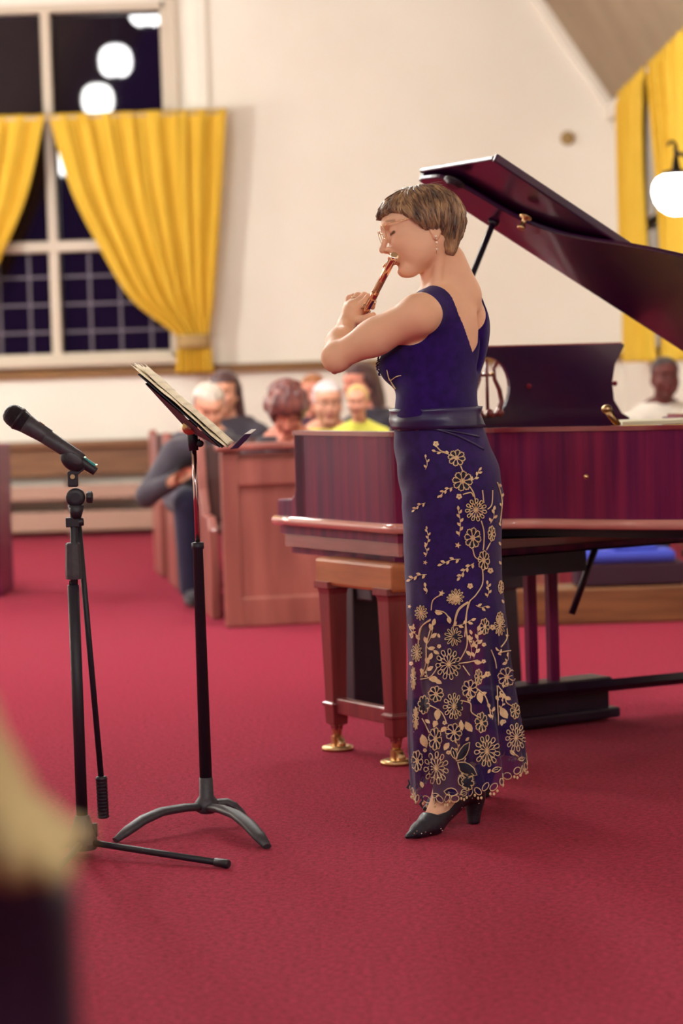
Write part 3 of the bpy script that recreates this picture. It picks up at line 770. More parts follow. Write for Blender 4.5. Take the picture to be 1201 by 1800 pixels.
for sgn in (-1, 1):
    ly.tube([pn(p_d + .008, hc + sgn * a, hz + z) for a, z in ((.012, -.1), (.04, -.085), (.055, -.05), (.048, -.01), (.03, .025), (.028, .06), (.045, .085), (.06, .075))], [.009, .010, .009, .008, .007, .007, .008, .005], 8)
ly.tube([pn(p_d + .008, hc, hz - .1), pn(p_d + .008, hc, hz + .09)], .006, 8); ly.tube([pn(p_d + .008, hc - .03, hz + .04), pn(p_d + .008, hc + .03, hz + .04)], .006, 8)
for a in (-.04, .0, .04): ly.ell(pn(p_d + .02, hc + a, hz - .085), (.014, .014, .014))
ly.build('lyre_fret', M['leg_wood'], md_)
for (px, py) in ((930, 679), (1081, 674)):
    r_ = ray(px, py); n_ = pu; t_ = ((pn(p_d + .02, 0, 0) - CAM).dot(n_)) / r_.dot(n_); MB().ell(CAM + r_ * t_, (.009, .009, .009)).build('desk_stud', M['felt'], md_)
# lid: main panel, hinged along the spine
PHI = math.radians(28.5)
LIDH = .625
HZ = ZT + .02
def lidpt(p, s, n=0.0):
    """closed-lid coordinates -> raised; n = distance out of the lid plane (outwards)"""
    q = WP + .02 - s
    return pn(p, WP + .02, HZ) - pv * (q * math.cos(PHI) - n * math.sin(PHI)) + pz * (q * math.sin(PHI) + 0) + Vector((0, 0, 1)) * (n * math.cos(PHI)) 
def lidpanel(poly, n0, n1):
    m = MB(); N = len(poly)
    lo = [lidpt(p, s, n0) for p, s in poly]; hi = [lidpt(p, s, n1) for p, s in poly]
    m.add(lo + hi, [tuple(range(N)), tuple(range(N, 2 * N))[::-1]] + [(i, N + i, N + (i + 1) % N, (i + 1) % N) for i in range(N)]); return m
lo_ = [(LIDH, 0)] + [p for p in inset(OL, -.004) if p[0] > LIDH + .02 and p[1] < WP - .001] + [(1.45, WP + .02), (LIDH, WP + .02)]
lid = lidpanel(lo_, 0, .015).build('lid', M['mahog_lid'], piano, bevel=.004)
fw = .405
lid2 = lidpanel([(LIDH, -.01), (LIDH + fw, -.01), (LIDH + fw, WP + .0), (LIDH, WP + .0)], .026, .042).build('lid_flap', M['mahog_lid'], piano, bevel=.004)
lidpanel([(LIDH - .002, 0), (LIDH + .02, 0), (LIDH + .02, WP), (LIDH - .002, WP)], .014, .028).build('lid_hinge', M['dark_wood'], lid)
lidpanel([(LIDH + fw, -.01), (LIDH + fw + .018, -.01), (LIDH + fw + .018, WP), (LIDH + fw, WP)], .020, .047).build('flap_edge', M['mahog_lid'], lid2, bevel=.005)
def lidhit(px, py, n=-.002):
    nrm = (lidpt(0, 0, 1) - lidpt(0, 0, 0)); r_ = ray(px, py); o_ = lidpt(.5, .5, n); return CAM + r_ * ((o_ - CAM).dot(nrm) / r_.dot(nrm)), nrm
q_, nrm = lidhit(925, 380); MB().lathe(q_, -nrm, [(0, .02), (.006, .02), (.01, .008), (.03, .006), (.036, .013), (.045, .011)], 16).build('lid_knob', M['brass'], lid)
q_, nrm = lidhit(800, 318); MB().lathe(q_, -nrm, [(0, .034), (.008, .034), (.014, .02), (.02, .02)], 20).build('rubber_buffer', M['dark_wood'], lid)
q_, nrm = lidhit(868, 390); MB().lathe(q_, -nrm, [(0, .018), (.01, .016)], 14).build('prop_socket', M['dark_wood'], lid)
top_ = q_ - nrm * .005
r_ = ray(822, 505); t_ = (pn(.55, .07, 0) - CAM).dot(pv) / r_.dot(pv)
foot = CAM + r_ * (top_.y / r_.y); dr = (foot - top_); foot = top_ + dr * ((ZT - .02 - top_.z) / dr.z)
MB().tube([foot, top_], .0095, 8).build('lid_prop', M['dark_wood'], piano)
MB().box(pn(.62, WP - .1, ZT + .03), (.03, .02, .09), (pu, pv, pz)).build('prop_catch', M['brass'], piano)
q_ = P(1068, 722, 7.5); MB().tube([P(1088, 748, 7.45), P(1076, 733, 7.45), P(1068, 720, 7.45)], [.010, .011, .013], 10).ell(P(1067, 719, 7.45), (.017, .017, .014)).build('lid_latch', M['brass'], piano)
MB().tube([P(862, 665 - 6, 7.6), P(868, 654, 7.6)], .004).build('hinge_pin', M['brass'], piano)
# small round lock on the side
q_ = G(0, 0) 
r_ = ray(1031, 838); q_ = CAM + r_ * (7.16 / r_.y); MB().ell(q_, (.008, .008, .008)).build('side_button', M['brass'], rim)
# apron and legs
ZA = ZM - .112
def legs(pc, sc, spread, ins):
    zb_ = ZA - .075
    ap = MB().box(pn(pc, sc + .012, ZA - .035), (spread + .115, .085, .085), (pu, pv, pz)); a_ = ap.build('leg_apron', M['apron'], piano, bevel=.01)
    for sg in (-1, 1):
        c = pn(pc + sg * spread / 2, sc)
        lg = MB()
        prof = [(zb_ + .01, .044), (zb_ - .012, .044), (zb_ - .013, .036), (zb_ - .03, .033), (.155, .025), (.153, .033), (.142, .033), (.141, .028), (.085, .026), (.08, .015), (.065, .013)]
        rows = [[c + pu * (r * x_) + pv * (r * y_) + pz * z_ for x_, y_ in ((-1, -1), (1, -1), (1, 1), (-1, 1))] for z_, r in prof]
        lg.grid(rows, closed=True, smooth=False); lg.add(rows[0], [(0, 1, 2, 3)]); lg.add(rows[-1], [(3, 2, 1, 0)])
        l_ = lg.build('leg', M['leg_wood'], piano, bevel=.003)
        cs = MB().lathe(c + pz * .045, (0, 0, 1), [(0, .012), (.012, .016), (.03, .014), (.042, .02)], 14)
        cs.tube([c + pu * .012 + pv * -.012 + pz * .02, c + pu * .012 + pv * .012 + pz * .02], .02, 16)
        cs.box(c + pz * .03, (.02, .034, .03), (pu, pv, pz))
        cs.build('caster', M['brass'], l_)
        MB().lathe(c, (0, 0, 1), [(0, .05), (.012, .05), (.016, .036)], 22).build('caster_cup', M['brass'], l_)
    MB().box(pn(pc, sc, .145), (spread - .05, .035, .05), (pu, pv, pz)).build('stretcher', M['leg_wood'], piano, bevel=.005)
LG = Vector((*(G(640, 1331)[:2]), 0)) - A0
lp, ls = LG.dot(pu), LG.dot(pv) + .01; print('LEG', lp, ls)
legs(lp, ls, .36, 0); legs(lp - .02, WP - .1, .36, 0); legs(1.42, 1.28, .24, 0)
MB().tube([pn(lp, ls, .145), pn(.5, .78, .13), pn(lp, WP - .1, .13)], .02, 4, upv=Vector((0, 0, 1)), smooth=False).build('stretcher', M['dark_wood'], piano)
# pedal lyre
LY = G(978, 1276); lyc = Vector((LY.x, LY.y, 0)) + pu * -.05
def lyp(a, b, z): return lyc + pv * a + pu * b + pz * z
ax_ = (pv, pu, pz)
lb = MB().box(lyp(0, 0, .075), (.40, .16, .09), ax_).box(lyp(0, 0, .13), (.46, .12, .03), ax_)
lb.box(lyp(0, 0, .03), (.46, .2, .035), ax_)
lyr = lb.build('pedal_box', M['dark_wood'], piano, bevel=.008)
for px_ in ((936), (1000)):
    g_ = G(px_, 1276); a_ = (Vector((g_.x, g_.y, 0)) - lyc).dot(pv) / 1.0
    MB().box(lyp(a_ * .95, 0, (ZA + .14) / 2), (.036, .034, ZA - .14), ax_).build('lyre_post', M['mahog'], piano, bevel=.006)
MB().tube([lyp(.11, -.0, .36), lyp(.22, .02, .62), lyp(.24, .02, ZA)], .012, 8).build('lyre_brace', M['dark_wood'], piano)
for a in (-.05, 0, .05): MB().box(lyp(a, -.14, .05), (.03, .12, .012), ax_).build('pedal', M['brass'], lyr, bevel=.004)
MB().box(pn(.50, .50, ZA - .03), (.36, .50, .08), (pu, pv, pz)).build('key_bed_frame', M['dark_wood'], piano)
MB().prism([pn(*p, ZM - .045) for p in inset(OLm, .07)], (0, 0, .05)).build('under_board', M['dark_wood'], piano)

# white music book on the far end of the piano
pb_ = P(1160, 742, 7.55)
bk = MB().box(pb_ + Vector((.06, .1, .0)), (.36, .26, .012)); o = bk.build('music_book', M['paper'], bevel=.002)
o.location = (0, 0, 0); tag(o, 'white music book lying on the piano rim at the right edge', 'book')
bk_z = pb_.z

CMD = mat('plum upholstery', srgb(54, 22, 44), 0.85, bump=(90, 0.3, 0.004))
# piano stool and blue kneeler behind
def bench(c, label):
    o = thing('piano_bench', c, label, 'bench'); ax2 = (pv, pu, pz)
    def q(a, b, z): return c + pv * a + pu * b + pz * z
    MB().box(q(.3, 0, .47), (.72, .32, .07), ax2).build('seat', M['felt'], o, bevel=.02)
    MB().box(q(.3, 0, .41), (.68, .28, .06), ax2).build('frame', M['dark_wood'], o, bevel=.006)
    for a in (.0, .6):
        rows = [[q(a + r * x_, r * y_ * .6, z_) for x_, y_ in ((-1, -1), (1, -1), (1, 1), (-1, 1))] for z_, r in ((.42, .052), (.05, .062), (.0, .062))]
        m_ = MB().grid(rows, closed=True, smooth=False); m_.add(rows[-1], [(3, 2, 1, 0)]); m_.build('leg', M['dark_wood'], o, bevel=.005)
    return o
gb = G(641, 1240); bench(Vector((gb.x, gb.y + .05, 0)), 'dark piano bench behind the keyboard, seen between the front piano legs')
kx, ky = G(1112, 1094).x, s0.y + .16
ky_ = (s0.y + s1.y) / 2 + .16
o = thing('kneeler', (kx, s0.y + .16, zst), 'dark kneeler with a bright blue cushion on the wooden step, seen under the piano', 'kneeler')
MB().box((kx, s0.y + .16, zst + .055), (.50, .24, .11)).build('base', CMD, o, bevel=.015)
MB().box((kx - .02, s0.y + .16, zst + .135), (.46, .25, .055)).build('cushion', M['blue_cush'], o, bevel=.022)
MB().box((kx + .03, s0.y + .15, zst + .172), (.20, .16, .022)).build('folded_cloth', M['blue_cush'], o, bevel=.010)

# ================================================================== MUSIC STAND
DS = 6.39
base = G(365, 1452); DS = base.y
bx = base.x
ms = thing('music_stand', (bx, DS, 0), 'black orchestral music stand with open sheet music, left of the flautist', 'music stand')
def S_(px, py, d=DS): return P(px, py, d)
zc_ = S_(345, 966).z
MB().lathe((bx, DS, 0), (0, 0, 1), [(.075, .017), (zc_, .0135), (zc_ + .003, .0165), (zc_ + .018, .0165), (zc_ + .02, .008)], 20).build('lower_tube', M['black_metal'], ms)
zt2 = S_(341, 785).z
xt2 = S_(341, 785).x
MB().tube([(bx, DS, zc_), (xt2, DS, zt2 + .02)], .0066, 14).build('upper_tube', M['chrome_red'], ms)
hub = MB().lathe((bx, DS, 0), (0, 0, 1), [(.035, .020), (.045, .034), (.062, .034), (.075, .024), (.082, .0195), (.13, .018), (.132, .015)], 24).build('hub', M['grey_plastic'], ms)
for (px, py) in ((203, 1482), (470, 1493), (434, 1447)):
    e = G(px, py); dirv = Vector((e.x - bx, e.y - DS, 0)); l_ = dirv.length; dirv /= l_
    pts = [(0.01, .052), (.25, .060), (.5, .060), (.7, .047), (.87, .026), (1.0, .007)]
    MB().tube([Vector((bx, DS, 0)) + dirv * (l_ * a) + pz * z for a, z in pts], [.017, .018, .019, .020, .019, .012], 12, flat=.62).build('leg', M['grey_plastic'], ms)
sk = MB().tube([S_(341, 792), S_(337, 757)], [.0125, .0155], 14); sk.build('socket', M['black_metal'], ms)
MB().tube([S_(347, 779), S_(353, 777)], .009, 12).lathe(S_(352, 780, DS - .012), (0, -1, 0), [(-.01, .009), (.006, .009), (.008, .004)], 16).build('thumb_screw', M['black_metal'], ms)
dk0 = DS - .25; dk1 = DS + .25
T0, B0 = P(238, 652, dk0), P(397, 791, dk0)
dv_ = Vector((B0.x - T0.x, 0, B0.z - T0.z)); dn = Vector((dv_.z, 0, -dv_.x)).normalized() * -1
if dn.z < 0: dn = -dn
dvn = dv_.normalized(); DL = dv_.length
o_d = MB()
o_d.box((T0 + B0) / 2 + Vector((0, .25, 0)) - dn * .0015, (DL * .93, .5, .003), (dvn, Vector((0, 1, 0)), dn))
dk = o_d.build('desk', M['black_metal'], ms)
# angled back wings that brace the desk
w0, w1, w2 = P(258, 672, dk0 + .01), P(331, 756, dk0 + .16), P(388, 784, dk0 + .01)
wm = MB().prism([w0 - dn * .004, w1, w2 - dn * .004], (0, .004, 0)); wm.add([w0 - dn * .004, w1, w1 + Vector((0, .2, 0)), w0 - dn * .004 + Vector((0, .48, 0))], [(0, 1, 2, 3)]); wm.add([w2 - dn * .004, w1, w1 + Vector((0, .2, 0)), w2 - dn * .004 + Vector((0, .48, 0))], [(0, 1, 2, 3)])
wm.build('desk_bracket', M['black_metal'], dk, solid=.003)
l0, l1 = P(405, 790, dk0), P(430, 764, dk0)
lm = MB().add([l0, l1, P(444, 762, dk0 + .1) * 1.0, Vector((l1.x + .02, dk1, l1.z)), Vector((l0.x, dk1, l0.z)), P(418, 788, dk0 + .05)], [(0, 1, 2, 3, 4, 5)])
lv = (l1 - l0)
lm = MB().box((l0 + l1) / 2 + Vector((0, .25, 0)), (lv.length, .5, .003), (lv.normalized(), Vector((0, 1, 0)), lv.normalized().cross(Vector((0, 1, 0)))))
lm.box((l1) + Vector((.006, .25, 0)), (.014, .5, .003))
lm.prism([P(405, 790, dk0 - .002), P(430, 763, dk0 - .002), P(443, 762, dk0 - .002), P(434, 773, dk0 - .002), P(419, 788, dk0 - .002)], (0, .003, 0))
lm.build('desk_lip', M['mahog_lid'], dk, bevel=.001)
MB().lathe(P(334, 751, dk0 + .12), (0, -1, 0), [(0, .020), (.012, .020), (.016, .013), (.017, .006), (.026, .0055)], 28).build('tilt_knob', M['brass'], ms)
# sheets of music: two overlapping wavy sheets
def sheet(off, u0, u1, y0, y1, amp, seed):
    rr = random.Random(seed); ph = [rr.random() * 6 for _ in range(4)]; rows = []
    for i in range(41):
        u = u0 + (u1 - u0) * i / 40; row = []
        for j in range(25):
            v = j / 24; y = y0 + (y1 - y0) * v
            z = off + amp * (math.sin(u * 9 + ph[0] + v * 2) + .6 * math.sin(u * 23 + ph[1] + v * 5)) * .5 + amp * .8
            torn = .010 * math.sin(v * 9 + ph[2]) + .006 * math.sin(v * 23 + ph[3]) if i == 0 else 0
            row.append(T0 + dvn * (DL * u + torn) + Vector((0, y - dk0, 0)) + dn * z)
        rows.append(row)
    return MB().grid(rows)
for n_, (off, u0, u1, y0, y1, amp, lab) in enumerate([(.003, -.045, .99, dk0 + .0, dk0 + .235, .0022, 'cream sheet music page on the near half of the black stand'), (.003, -.03, .985, dk0 + .245, dk1 - .01, .0022, 'cream sheet music page on the far half of the black stand'), (.0075, -.01, .985, dk0 + .09, dk0 + .33, .0018, 'cream sheet music page overlapping the two others on the stand')]):
    s_ = sheet(off, u0, u1, y0, y1, amp, 5 + n_).build('sheet_music', M['paper'], None, solid=.0004); tag(s_, lab, 'sheet music', 'sheets on the music stand')
    st = MB(); yw = y1 - y0
    for k in range(9):
        uu = .08 + k * .095
        for q in range(5):
            a = T0 + dvn * (DL * (uu + q * .006)) + Vector((0, y0 - dk0 + yw * .08, 0)) + dn * (off + amp * 2.1)
            st.add([a, a + Vector((0, yw * .84, 0)), a + Vector((0, yw * .84, 0)) + dvn * .0005, a + dvn * .0005], [(0, 1, 2, 3)])
    st.build('printed_staves', M['ink'], s_)

# ================================================================== MICROPHONE STAND
mb_ = G(147, 1503); DM = mb_.y; mxx = mb_.x
def Q_(px, py, d=None): return P(px, py, DM if d is None else d)
mic = thing('microphone_stand', (mxx, DM, 0), 'black tripod microphone stand with folded boom, in front at left', 'microphone stand')
zf = Q_(130, 925).z
MB().lathe((mxx, DM, 0), (0, 0, 1), [(.09, .0145), (Q_(135, 1028).z, .0145)], 20).build('lower_tube', M['black_metal'], mic)
MB().tube([(mxx, DM, .9 * Q_(135, 1028).z), Q_(130, 880)], .0095, 14).build('upper_tube', M['black_metal'], mic)
z0_, z1_ = Q_(126, 1018).z, Q_(126, 954).z; xx_ = Q_(132, 986).x
MB().lathe((xx_ - .004, DM, 0), (0, 0, 1), [(z0_, .021), (z0_ + .01, .022), (z1_ - .004, .019), (z1_, .016)], 8, smooth=False).build('height_clutch', M['grey_plastic'], mic, bevel=.001)
MB().tube([Q_(128, 1025), Q_(122, 1025)], .0065, 10).build('locking_screw', M['black_plastic'], mic)
# boom clutch, folded boom and its grip
MB().lathe(Q_(134, 874, DM + .012), (0, -1, 0), [(-.006, .020), (0, .0235), (.02, .0235), (.024, .019), (.025, .012)], 28).build('boom_clutch', M['black_plastic'], mic)
MB().lathe(Q_(152, 874, DM - .0), (1, 0, 0), [(0, .013), (.004, .015), (.014, .015), (.016, .010)], 8, smooth=False).build('clutch_knob', M['black_plastic'], mic, bevel=.001)
MB().tube([Q_(134, 888), Q_(134, 912)], [.021, .012], 14).build('clutch_neck', M['black_plastic'], mic)
MB().box(Q_(128, 918), (.034, .02, .024)).tube([Q_(136, 918), Q_(147, 917)], .010, 12).build('cable_clip', M['black_plastic'], mic, bevel=.002)
bt, bb = Q_(135, 885, DM + .03), Q_(178, 1368, DM + .05)
MB().tube([bt, bb], .0075, 14).build('boom_arm', M['black_metal'], mic)
g0, g1 = Q_(178, 1364, DM + .05), Q_(182, 1438, DM + .05); gd = (g1 - g0); gl = gd.length
pr = [(0, .010), (.002, .0135)]
for k in range(12):
    h = .006 + (gl - .012) * k / 11; pr += [(h, .0150), (h + .004, .0150 if k in (0, 11) else .0142), (h + .0045, .0132)]
pr += [(gl, .012)]
MB().lathe(g0, gd, pr, 18).build('counterweight_grip', M['black_plastic'], mic)
hubp = MB().lathe((mxx, DM, 0), (0, 0, 1), [(.015, .034), (.03, .038), (.05, .034), (.09, .021), (.1, .0185), (.102, .016)], 16, smooth=False).build('hub', M['grey_plastic'], mic, bevel=.003)
MB().tube([Q_(158, 1462), Q_(166, 1452)], .006, 10).box(Q_(167, 1459), (.012, .012, .035)).build('leg_lock_knob', M['black_plastic'], mic, bevel=.003)
for (px, py, zz) in ((403, 1527, .011), (10, 1515, .011), (92, 1547, .011)):
    e = G(px, py); e.z = zz; s = Vector((mxx, DM, .035)); dd_ = (e - s); s = s + dd_ * .08
    MB().tube([s, e - dd_ * .04], .0085, 12).build('leg', M['black_metal'], mic)
    MB().tube([e - dd_.normalized() * .04, e - dd_.normalized() * .004, e], [.0105, .0115, .009], 12).build('foot_cap', M['black_plastic'], mic)
# clip
MB().box(Q_(128, 842), (.026, .014, .040)).build('clip_swivel', M['black_plastic'], mic, bevel=.004)
MB().tube([Q_(127.5, 838, DM - .012), Q_(127.5, 838, DM - .004)], .006, 14).build('swivel_screw', M['brass'], mic)
ca = (Q_(156, 826) - Q_(110, 790)).normalized(); cn = Vector((-ca.z, 0, ca.x)); cn = cn if cn.z > 0 else -cn
MB().ell(Q_(130, 808) + cn * -.004, (.036, .024, .024), (ca, Vector((0, 1, 0)), cn), 24, 14).prism([Q_(110, 808, DM - .010), Q_(128, 834, DM - .010), Q_(138, 834, DM - .010), Q_(150, 822, DM - .010)], (0, .02, 0)).build('microphone_clip', M['black_plastic'], mic)
MB().ell(Q_(131, 806, DM - .022), (.022, .003, .012), (ca, Vector((0, 1, 0)), cn), 24, 10).build('clip_badge', M['grey_plastic'], mic)
# handheld microphone
h0, h1 = Q_(14, 724), Q_(180, 832)
ax = (h1 - h0); LM_ = ax.length; mc = thing('microphone', (h0 + h1) / 2, 'black handheld wireless microphone angled up to the left in its clip', 'microphone')
u_ = ax.normalized()
MB().lathe(h0 - u_ * .008, u_, [(0, .006), (.003, .016), (.010, .0235), (.022, .0275), (.036, .0285), (.040, .0290), (.044, .0285), (.058, .0255), (.066, .0240)], 32).build('grille', M['mesh_grille'], mc)
MB().lathe(h0 - u_ * .008, u_, [(.036, .0293), (.0365, .0300), (.042, .0300), (.0425, .0290)], 32).build('grille_band', M['black_plastic'], mc)
MB().lathe(h0 - u_ * .008, u_, [(.0585, .0252), (.075, .0235), (.11, .0198), (.118, .0196), (.119, .0188), (.12, .0196), (.172, .0183), (.215, .0172), (.228, .0150)], 32).build('handle', M['grey_plastic'], mc)
e0 = h0 - u_ * .008
vx_ = u_.cross(Vector((0, 1, 0))); vx_ = vx_ if vx_.z > 0 else -vx_
MB().box(e0 + u_ * .105 + vx_ * .0195, (.045, .010, .005), (u_, Vector((0, 1, 0)), vx_)).build('switch_plate', M['black_plastic'], mc, bevel=.002)
MB().box(e0 + u_ * .095 + vx_ * .0225 + Vector((0, -.003, 0)), (.016, .005, .003), (u_, Vector((0, 1, 0)), vx_)).build('switch', M['silver'], mc, bevel=.001)
MB().tube([e0 + u_ * .228 - vx_ * .004, e0 + u_ * .272 - vx_ * .006], [.0140, .0105], 20).build('tail_cap', M['black_plastic'], mc, bevel=.001)
MB().box(e0 + u_ * .246 + vx_ * .0075, (.034, .014, .006), (u_, Vector((0, 1, 0)), vx_)).build('display', M['green_led'], mc, bevel=.002)
for a in (.230, .264): MB().ell(e0 + u_ * a + vx_ * .0105 + Vector((0, -.004, 0)), (.0035, .0035, .0018)).build('indicator', M['led'], mc)
# ================================================================== THE FLAUTIST
D0 = 6.25
def W(px, py, dd=0.0): return P(px, py, D0 + dd)
def seq(lo, hi, h): return list(np.arange(lo, hi, h))
hd = Head(W(760, 403, 0), pi + math.radians(9), math.radians(15), math.radians(10), 0.97)
p0, p1 = W(693, 451, -.085), W(645, 543, .17)
fd = (p1 - p0).normalized()
def fl_(t): return p0 + fd * t
xs = seq(W(555, 500).x, W(650, 500).x, .0036) + seq(W(650, 500).x, W(790, 500).x, .0021) + seq(W(790, 500).x, W(905, 500).x, .0036)
ys = seq(D0 - .25, D0 - .10, .0036) + seq(D0 - .10, D0 + .10, .0021) + seq(D0 + .10, D0 + .56, .0040)
zs = seq(0, 1.22, .0065) + seq(1.22, 1.40, .0033) + seq(1.40, W(750, 318).z, .0021)
f1 = Vector((-.8, .6, 0)); l1 = Vector((-.6, -.8, 0)); f2 = Vector((-.9, .436, 0)); l2 = Vector((-.436, -.9, 0)); ez = Vector((0, 0, 1))
f3 = Vector((-.99, .14, 0)); l3 = Vector((-.14, -.99, 0))
def torso(S, g=0.0):
    S.ell(W(774, 603, .03), (.098, .146, .150), (f1, l1, ez), .03, grow=g)
    S.ell(W(786, 562, .035), (.078, .140, .085), (f1, l1, ez), .03, grow=g)
    S.ell(W(704, 642, .00), (.050, .054, .052), (f1, l1, ez), .03, grow=g)
    S.ell(W(735, 642, .12), (.050, .054, .052), (f1, l1, ez), .03, grow=g)
    S.ell(W(768, 690, .02), (.092, .128, .12), (f2, l2, ez), .03, grow=g)
    S.ell(W(767, 738, .02), (.098, .122, .10), (f2, l2, ez), .03, grow=g)
    S.cap(W(806, 512, .04), W(740, 549, -.118), .034, .044, .03, grow=g)
    S.cap(W(812, 512, .06), W(822, 548, .185), .034, .044, .03, grow=g)
    S.cap(W(838, 560, .03), W(836, 640, .03), .012, .012, .03, sub=True)                      # furrow of the spine
    for q in (-.055, .075): S.ell(W(808, 585, .03) + l1 * q, (.028, .045, .06), (f1, l1, ez), .03, grow=g)   # shoulder blades
S = SDF(xs, ys, zs)
torso(S)
S.ell(W(787, 815, .055), (.112, .120, .14), (f3, l3, ez), .03)
S.ell(W(822, 832, .01), (.06, .062, .07), None, .03); S.ell(W(822, 832, .09), (.06, .062, .07), None, .03)
# neck
S.cap(W(780, 455, .02), W(807, 518, .045), .046, .052, .02)
S.cap(W(765, 462, .01), W(775, 525, .02), .040, .046, .02)
S.cap(hd.w(-.012, .045, -.03), W(764, 528, -.03), .010, .011, .022)
S.cap(W(799, 455, .02), W(818, 520, .05), .020, .03, .03)
hd.prims(S)
# left arm
SHL, ELL, WRL = W(734, 554, -.125), W(592, 627, -.03), W(609, 571, .165)
S.cap(W(742, 551, -.11), SHL, .047, .047, .02); S.cap(SHL, ELL.lerp(SHL, .45), .047, .045, .02); S.cap(ELL.lerp(SHL, .5), ELL, .045, .033, .02)
S.ell(ELL + Vector((-.002, 0, -.004)), (.034, .036, .035), None, .015)
S.cap(ELL, ELL.lerp(WRL, .45), .036, .036, .015); S.cap(ELL.lerp(WRL, .4), WRL, .036, .023, .02)
# left hand round the flute
S.cap(WRL, W(620, 548, .185), .022, .024, .012); S.cap(W(608, 566, .18), W(615, 541, .21), .017, .016, .012)
S.ell(W(622, 546, .19), (.026, .034, .030), None, .012)
fing = [[(637, 534, .165), (648, 522, .172), (656, 530, .180), (655, 540, .183)],
        [(629, 531, .185), (641, 519, .192), (650, 526, .200), (651, 535, .203)],
        [(619, 532, .203), (629, 519, .213), (640, 522, .222), (644, 531, .225)],
        [(610, 538, .218), (613, 524, .230), (622, 520, .238), (630, 527, .242)]]
for i, fi in enumerate(fing):
    q = [W(*p) for p in fi]; r = (.0092, .0093, .0088, .0078)[i]
    S.cap(W(619, 553, .19), q[0], .012, .0105, .008)
    S.cap(q[0], q[1], r * 1.1, r, .004); S.cap(q[1], q[2], r, r * .93, .003); S.cap(q[2], q[3], r * .93, r * .8, .003)
th = [W(618, 562, .165), W(636, 562, .155), W(649, 557, .155), W(657, 554, .158)]
for a, b, r in zip(th, th[1:], (.0125, .0105, .0088)): S.cap(a, b, r, r * .9, .006)
# right arm and hand, beyond the flute
SHR, ELR = W(814, 560, .17), W(752, 606, .42)
hr = fl_(.50); WRR = hr + Vector((.065, .035, -.012))
S.cap(SHR, ELR, .047, .036, .03); S.cap(ELR, WRR, .036, .023, .02); S.ell(hr + Vector((.034, .02, -.010)), (.03, .038, .020), None, .012)
for i in range(4):
    k0 = fl_(.45 + .026 * i) + Vector((.028, .012, .004)); k1 = fl_(.45 + .024 * i) + Vector((.016, .006, .022)); k2 = fl_(.45 + .023 * i) + Vector((-.004, -.002, .015))
    S.cap(hr + Vector((.03, .02, -.02)), k0, .012, .0095, .006); S.cap(k0, k1, .0088, .0085, .003); S.cap(k1, k2, .0085, .007, .003)
S.cap(hr + Vector((.03, .01, -.03)), fl_(.47) + Vector((0, -.004, -.018)), .011, .009, .006)
# legs and feet
toeL, heelL = G(717, 1477), G(853, 1443)
toeR, heelR = G(748, 1428), G(748, 1428) + Vector((.17, .20, 0))
def foot(S, toe, heel, mode, g=0.0):
    e = (toe - heel); L = .262; e.normalize(); hl = toe - e * L * 1.06; n = Vector((-e.y, e.x, 0))
    def q(a, z, s=0): return hl + e * (a * L) + n * s + ez * z
    if mode == 'skin':
        S.cap(q(.10, .100), q(.42, .078), .029, .030, .012); S.cap(q(.42, .072), q(.70, .030), .030, .024, .012)
        S.cap(q(.72, .030), q(.90, .022), .022, .012, .01); S.cap(q(.40, .165), q(.58, .062), .031, .027, .02)
        S.cap(q(.36, .17), q(.1, .105), .030, .026, .02)
        for i_, s_ in enumerate((-.016, -.006, .004, .013)): S.cap(q(.55, .105, s_ * .6), q(.70, .052, s_), .0035, .0035, .006)
        return q(.40, .20)
    S.cap(q(.08, .100), q(.08, .125), .036, .033, .012, grow=g); S.cap(q(.08, .098), q(.42, .075), .035, .034, .012, grow=g)
    S.cap(q(.42, .070), q(.70, .029), .034, .033, .012, grow=g); S.cap(q(.70, .029), q(.90, .018), .032, .021, .014, grow=g); S.cap(q(.88, .017), q(1.06, .010), .021, .0075, .012, grow=g)
    return q
aL = foot(S, toeL, heelL, 'skin'); aR = foot(S, toeR, heelR, 'skin')
for hip, kn, an in ((W(785, 865, .015), W(772, 1130, .03), aL), (W(790, 865, .10), W(785, 1125, .16), aR)):
    S.cap(hip, kn, .070, .050, .03); S.cap(kn, kn.lerp(an, .4), .050, .050, .02); S.cap(kn.lerp(an, .35), an, .050, .027, .03)
V, Qd = S.mesh()
tint = hd.tint(V)
woman = thing('person', W(780, 1450, .1) * 1.0, 'woman with short brown hair and gold embroidered dark blue dress, standing and playing a flute', 'person')
body = np_mesh('body', V, Qd, M['skin'], woman, tint, smooth_iter=1)
del S

# ---- hair
h0_ = np.array(hd.O)
hx, hy, hz_ = seq(h0_[0] - .18, h0_[0] + .14, .0026), seq(h0_[1] - .13, h0_[1] + .14, .0026), seq(h0_[2] - .11, h0_[2] + .17, .0026)
H = SDF(hx, hy, hz_)
def he(c, r, k=.02, sub=False): H.ell(hd.w(*c), r, hd.ax, k, sub)
he((.014, 0, .036), (.098, .083, .080)); he((.050, 0, .055), (.080, .070, .057)); he((-.024, 0, .012), (.063, .077, .074)); he((-.016, 0, -.050), (.032, .056, .042))
he((.012, .052, .028), (.062, .040, .050)); he((.012, -.052, .028), (.062, .040, .050))
X, Y, Z = H.pts(); dX, dY, dZ = X - h0_[0], Y - h0_[1], Z - h0_[2]
def axd(a): return dX * a[0] + dY * a[1] + dZ * a[2]
lx, ly_, lz = axd(hd.F), axd(hd.L), axd(hd.U)
poly = nv([(.155, .060), (.128, .066), (.098, .066), (.074, .052), (.052, .022), (.036, .002), (.024, -.008), (.010, -.013), (-.004, -.018), (-.001, -.036), (-.001, -.056), (-.010, -.076), (-.028, -.086), (-.044, -.094), (-.15, -.06), (-.15, .2), (.2, .2)])
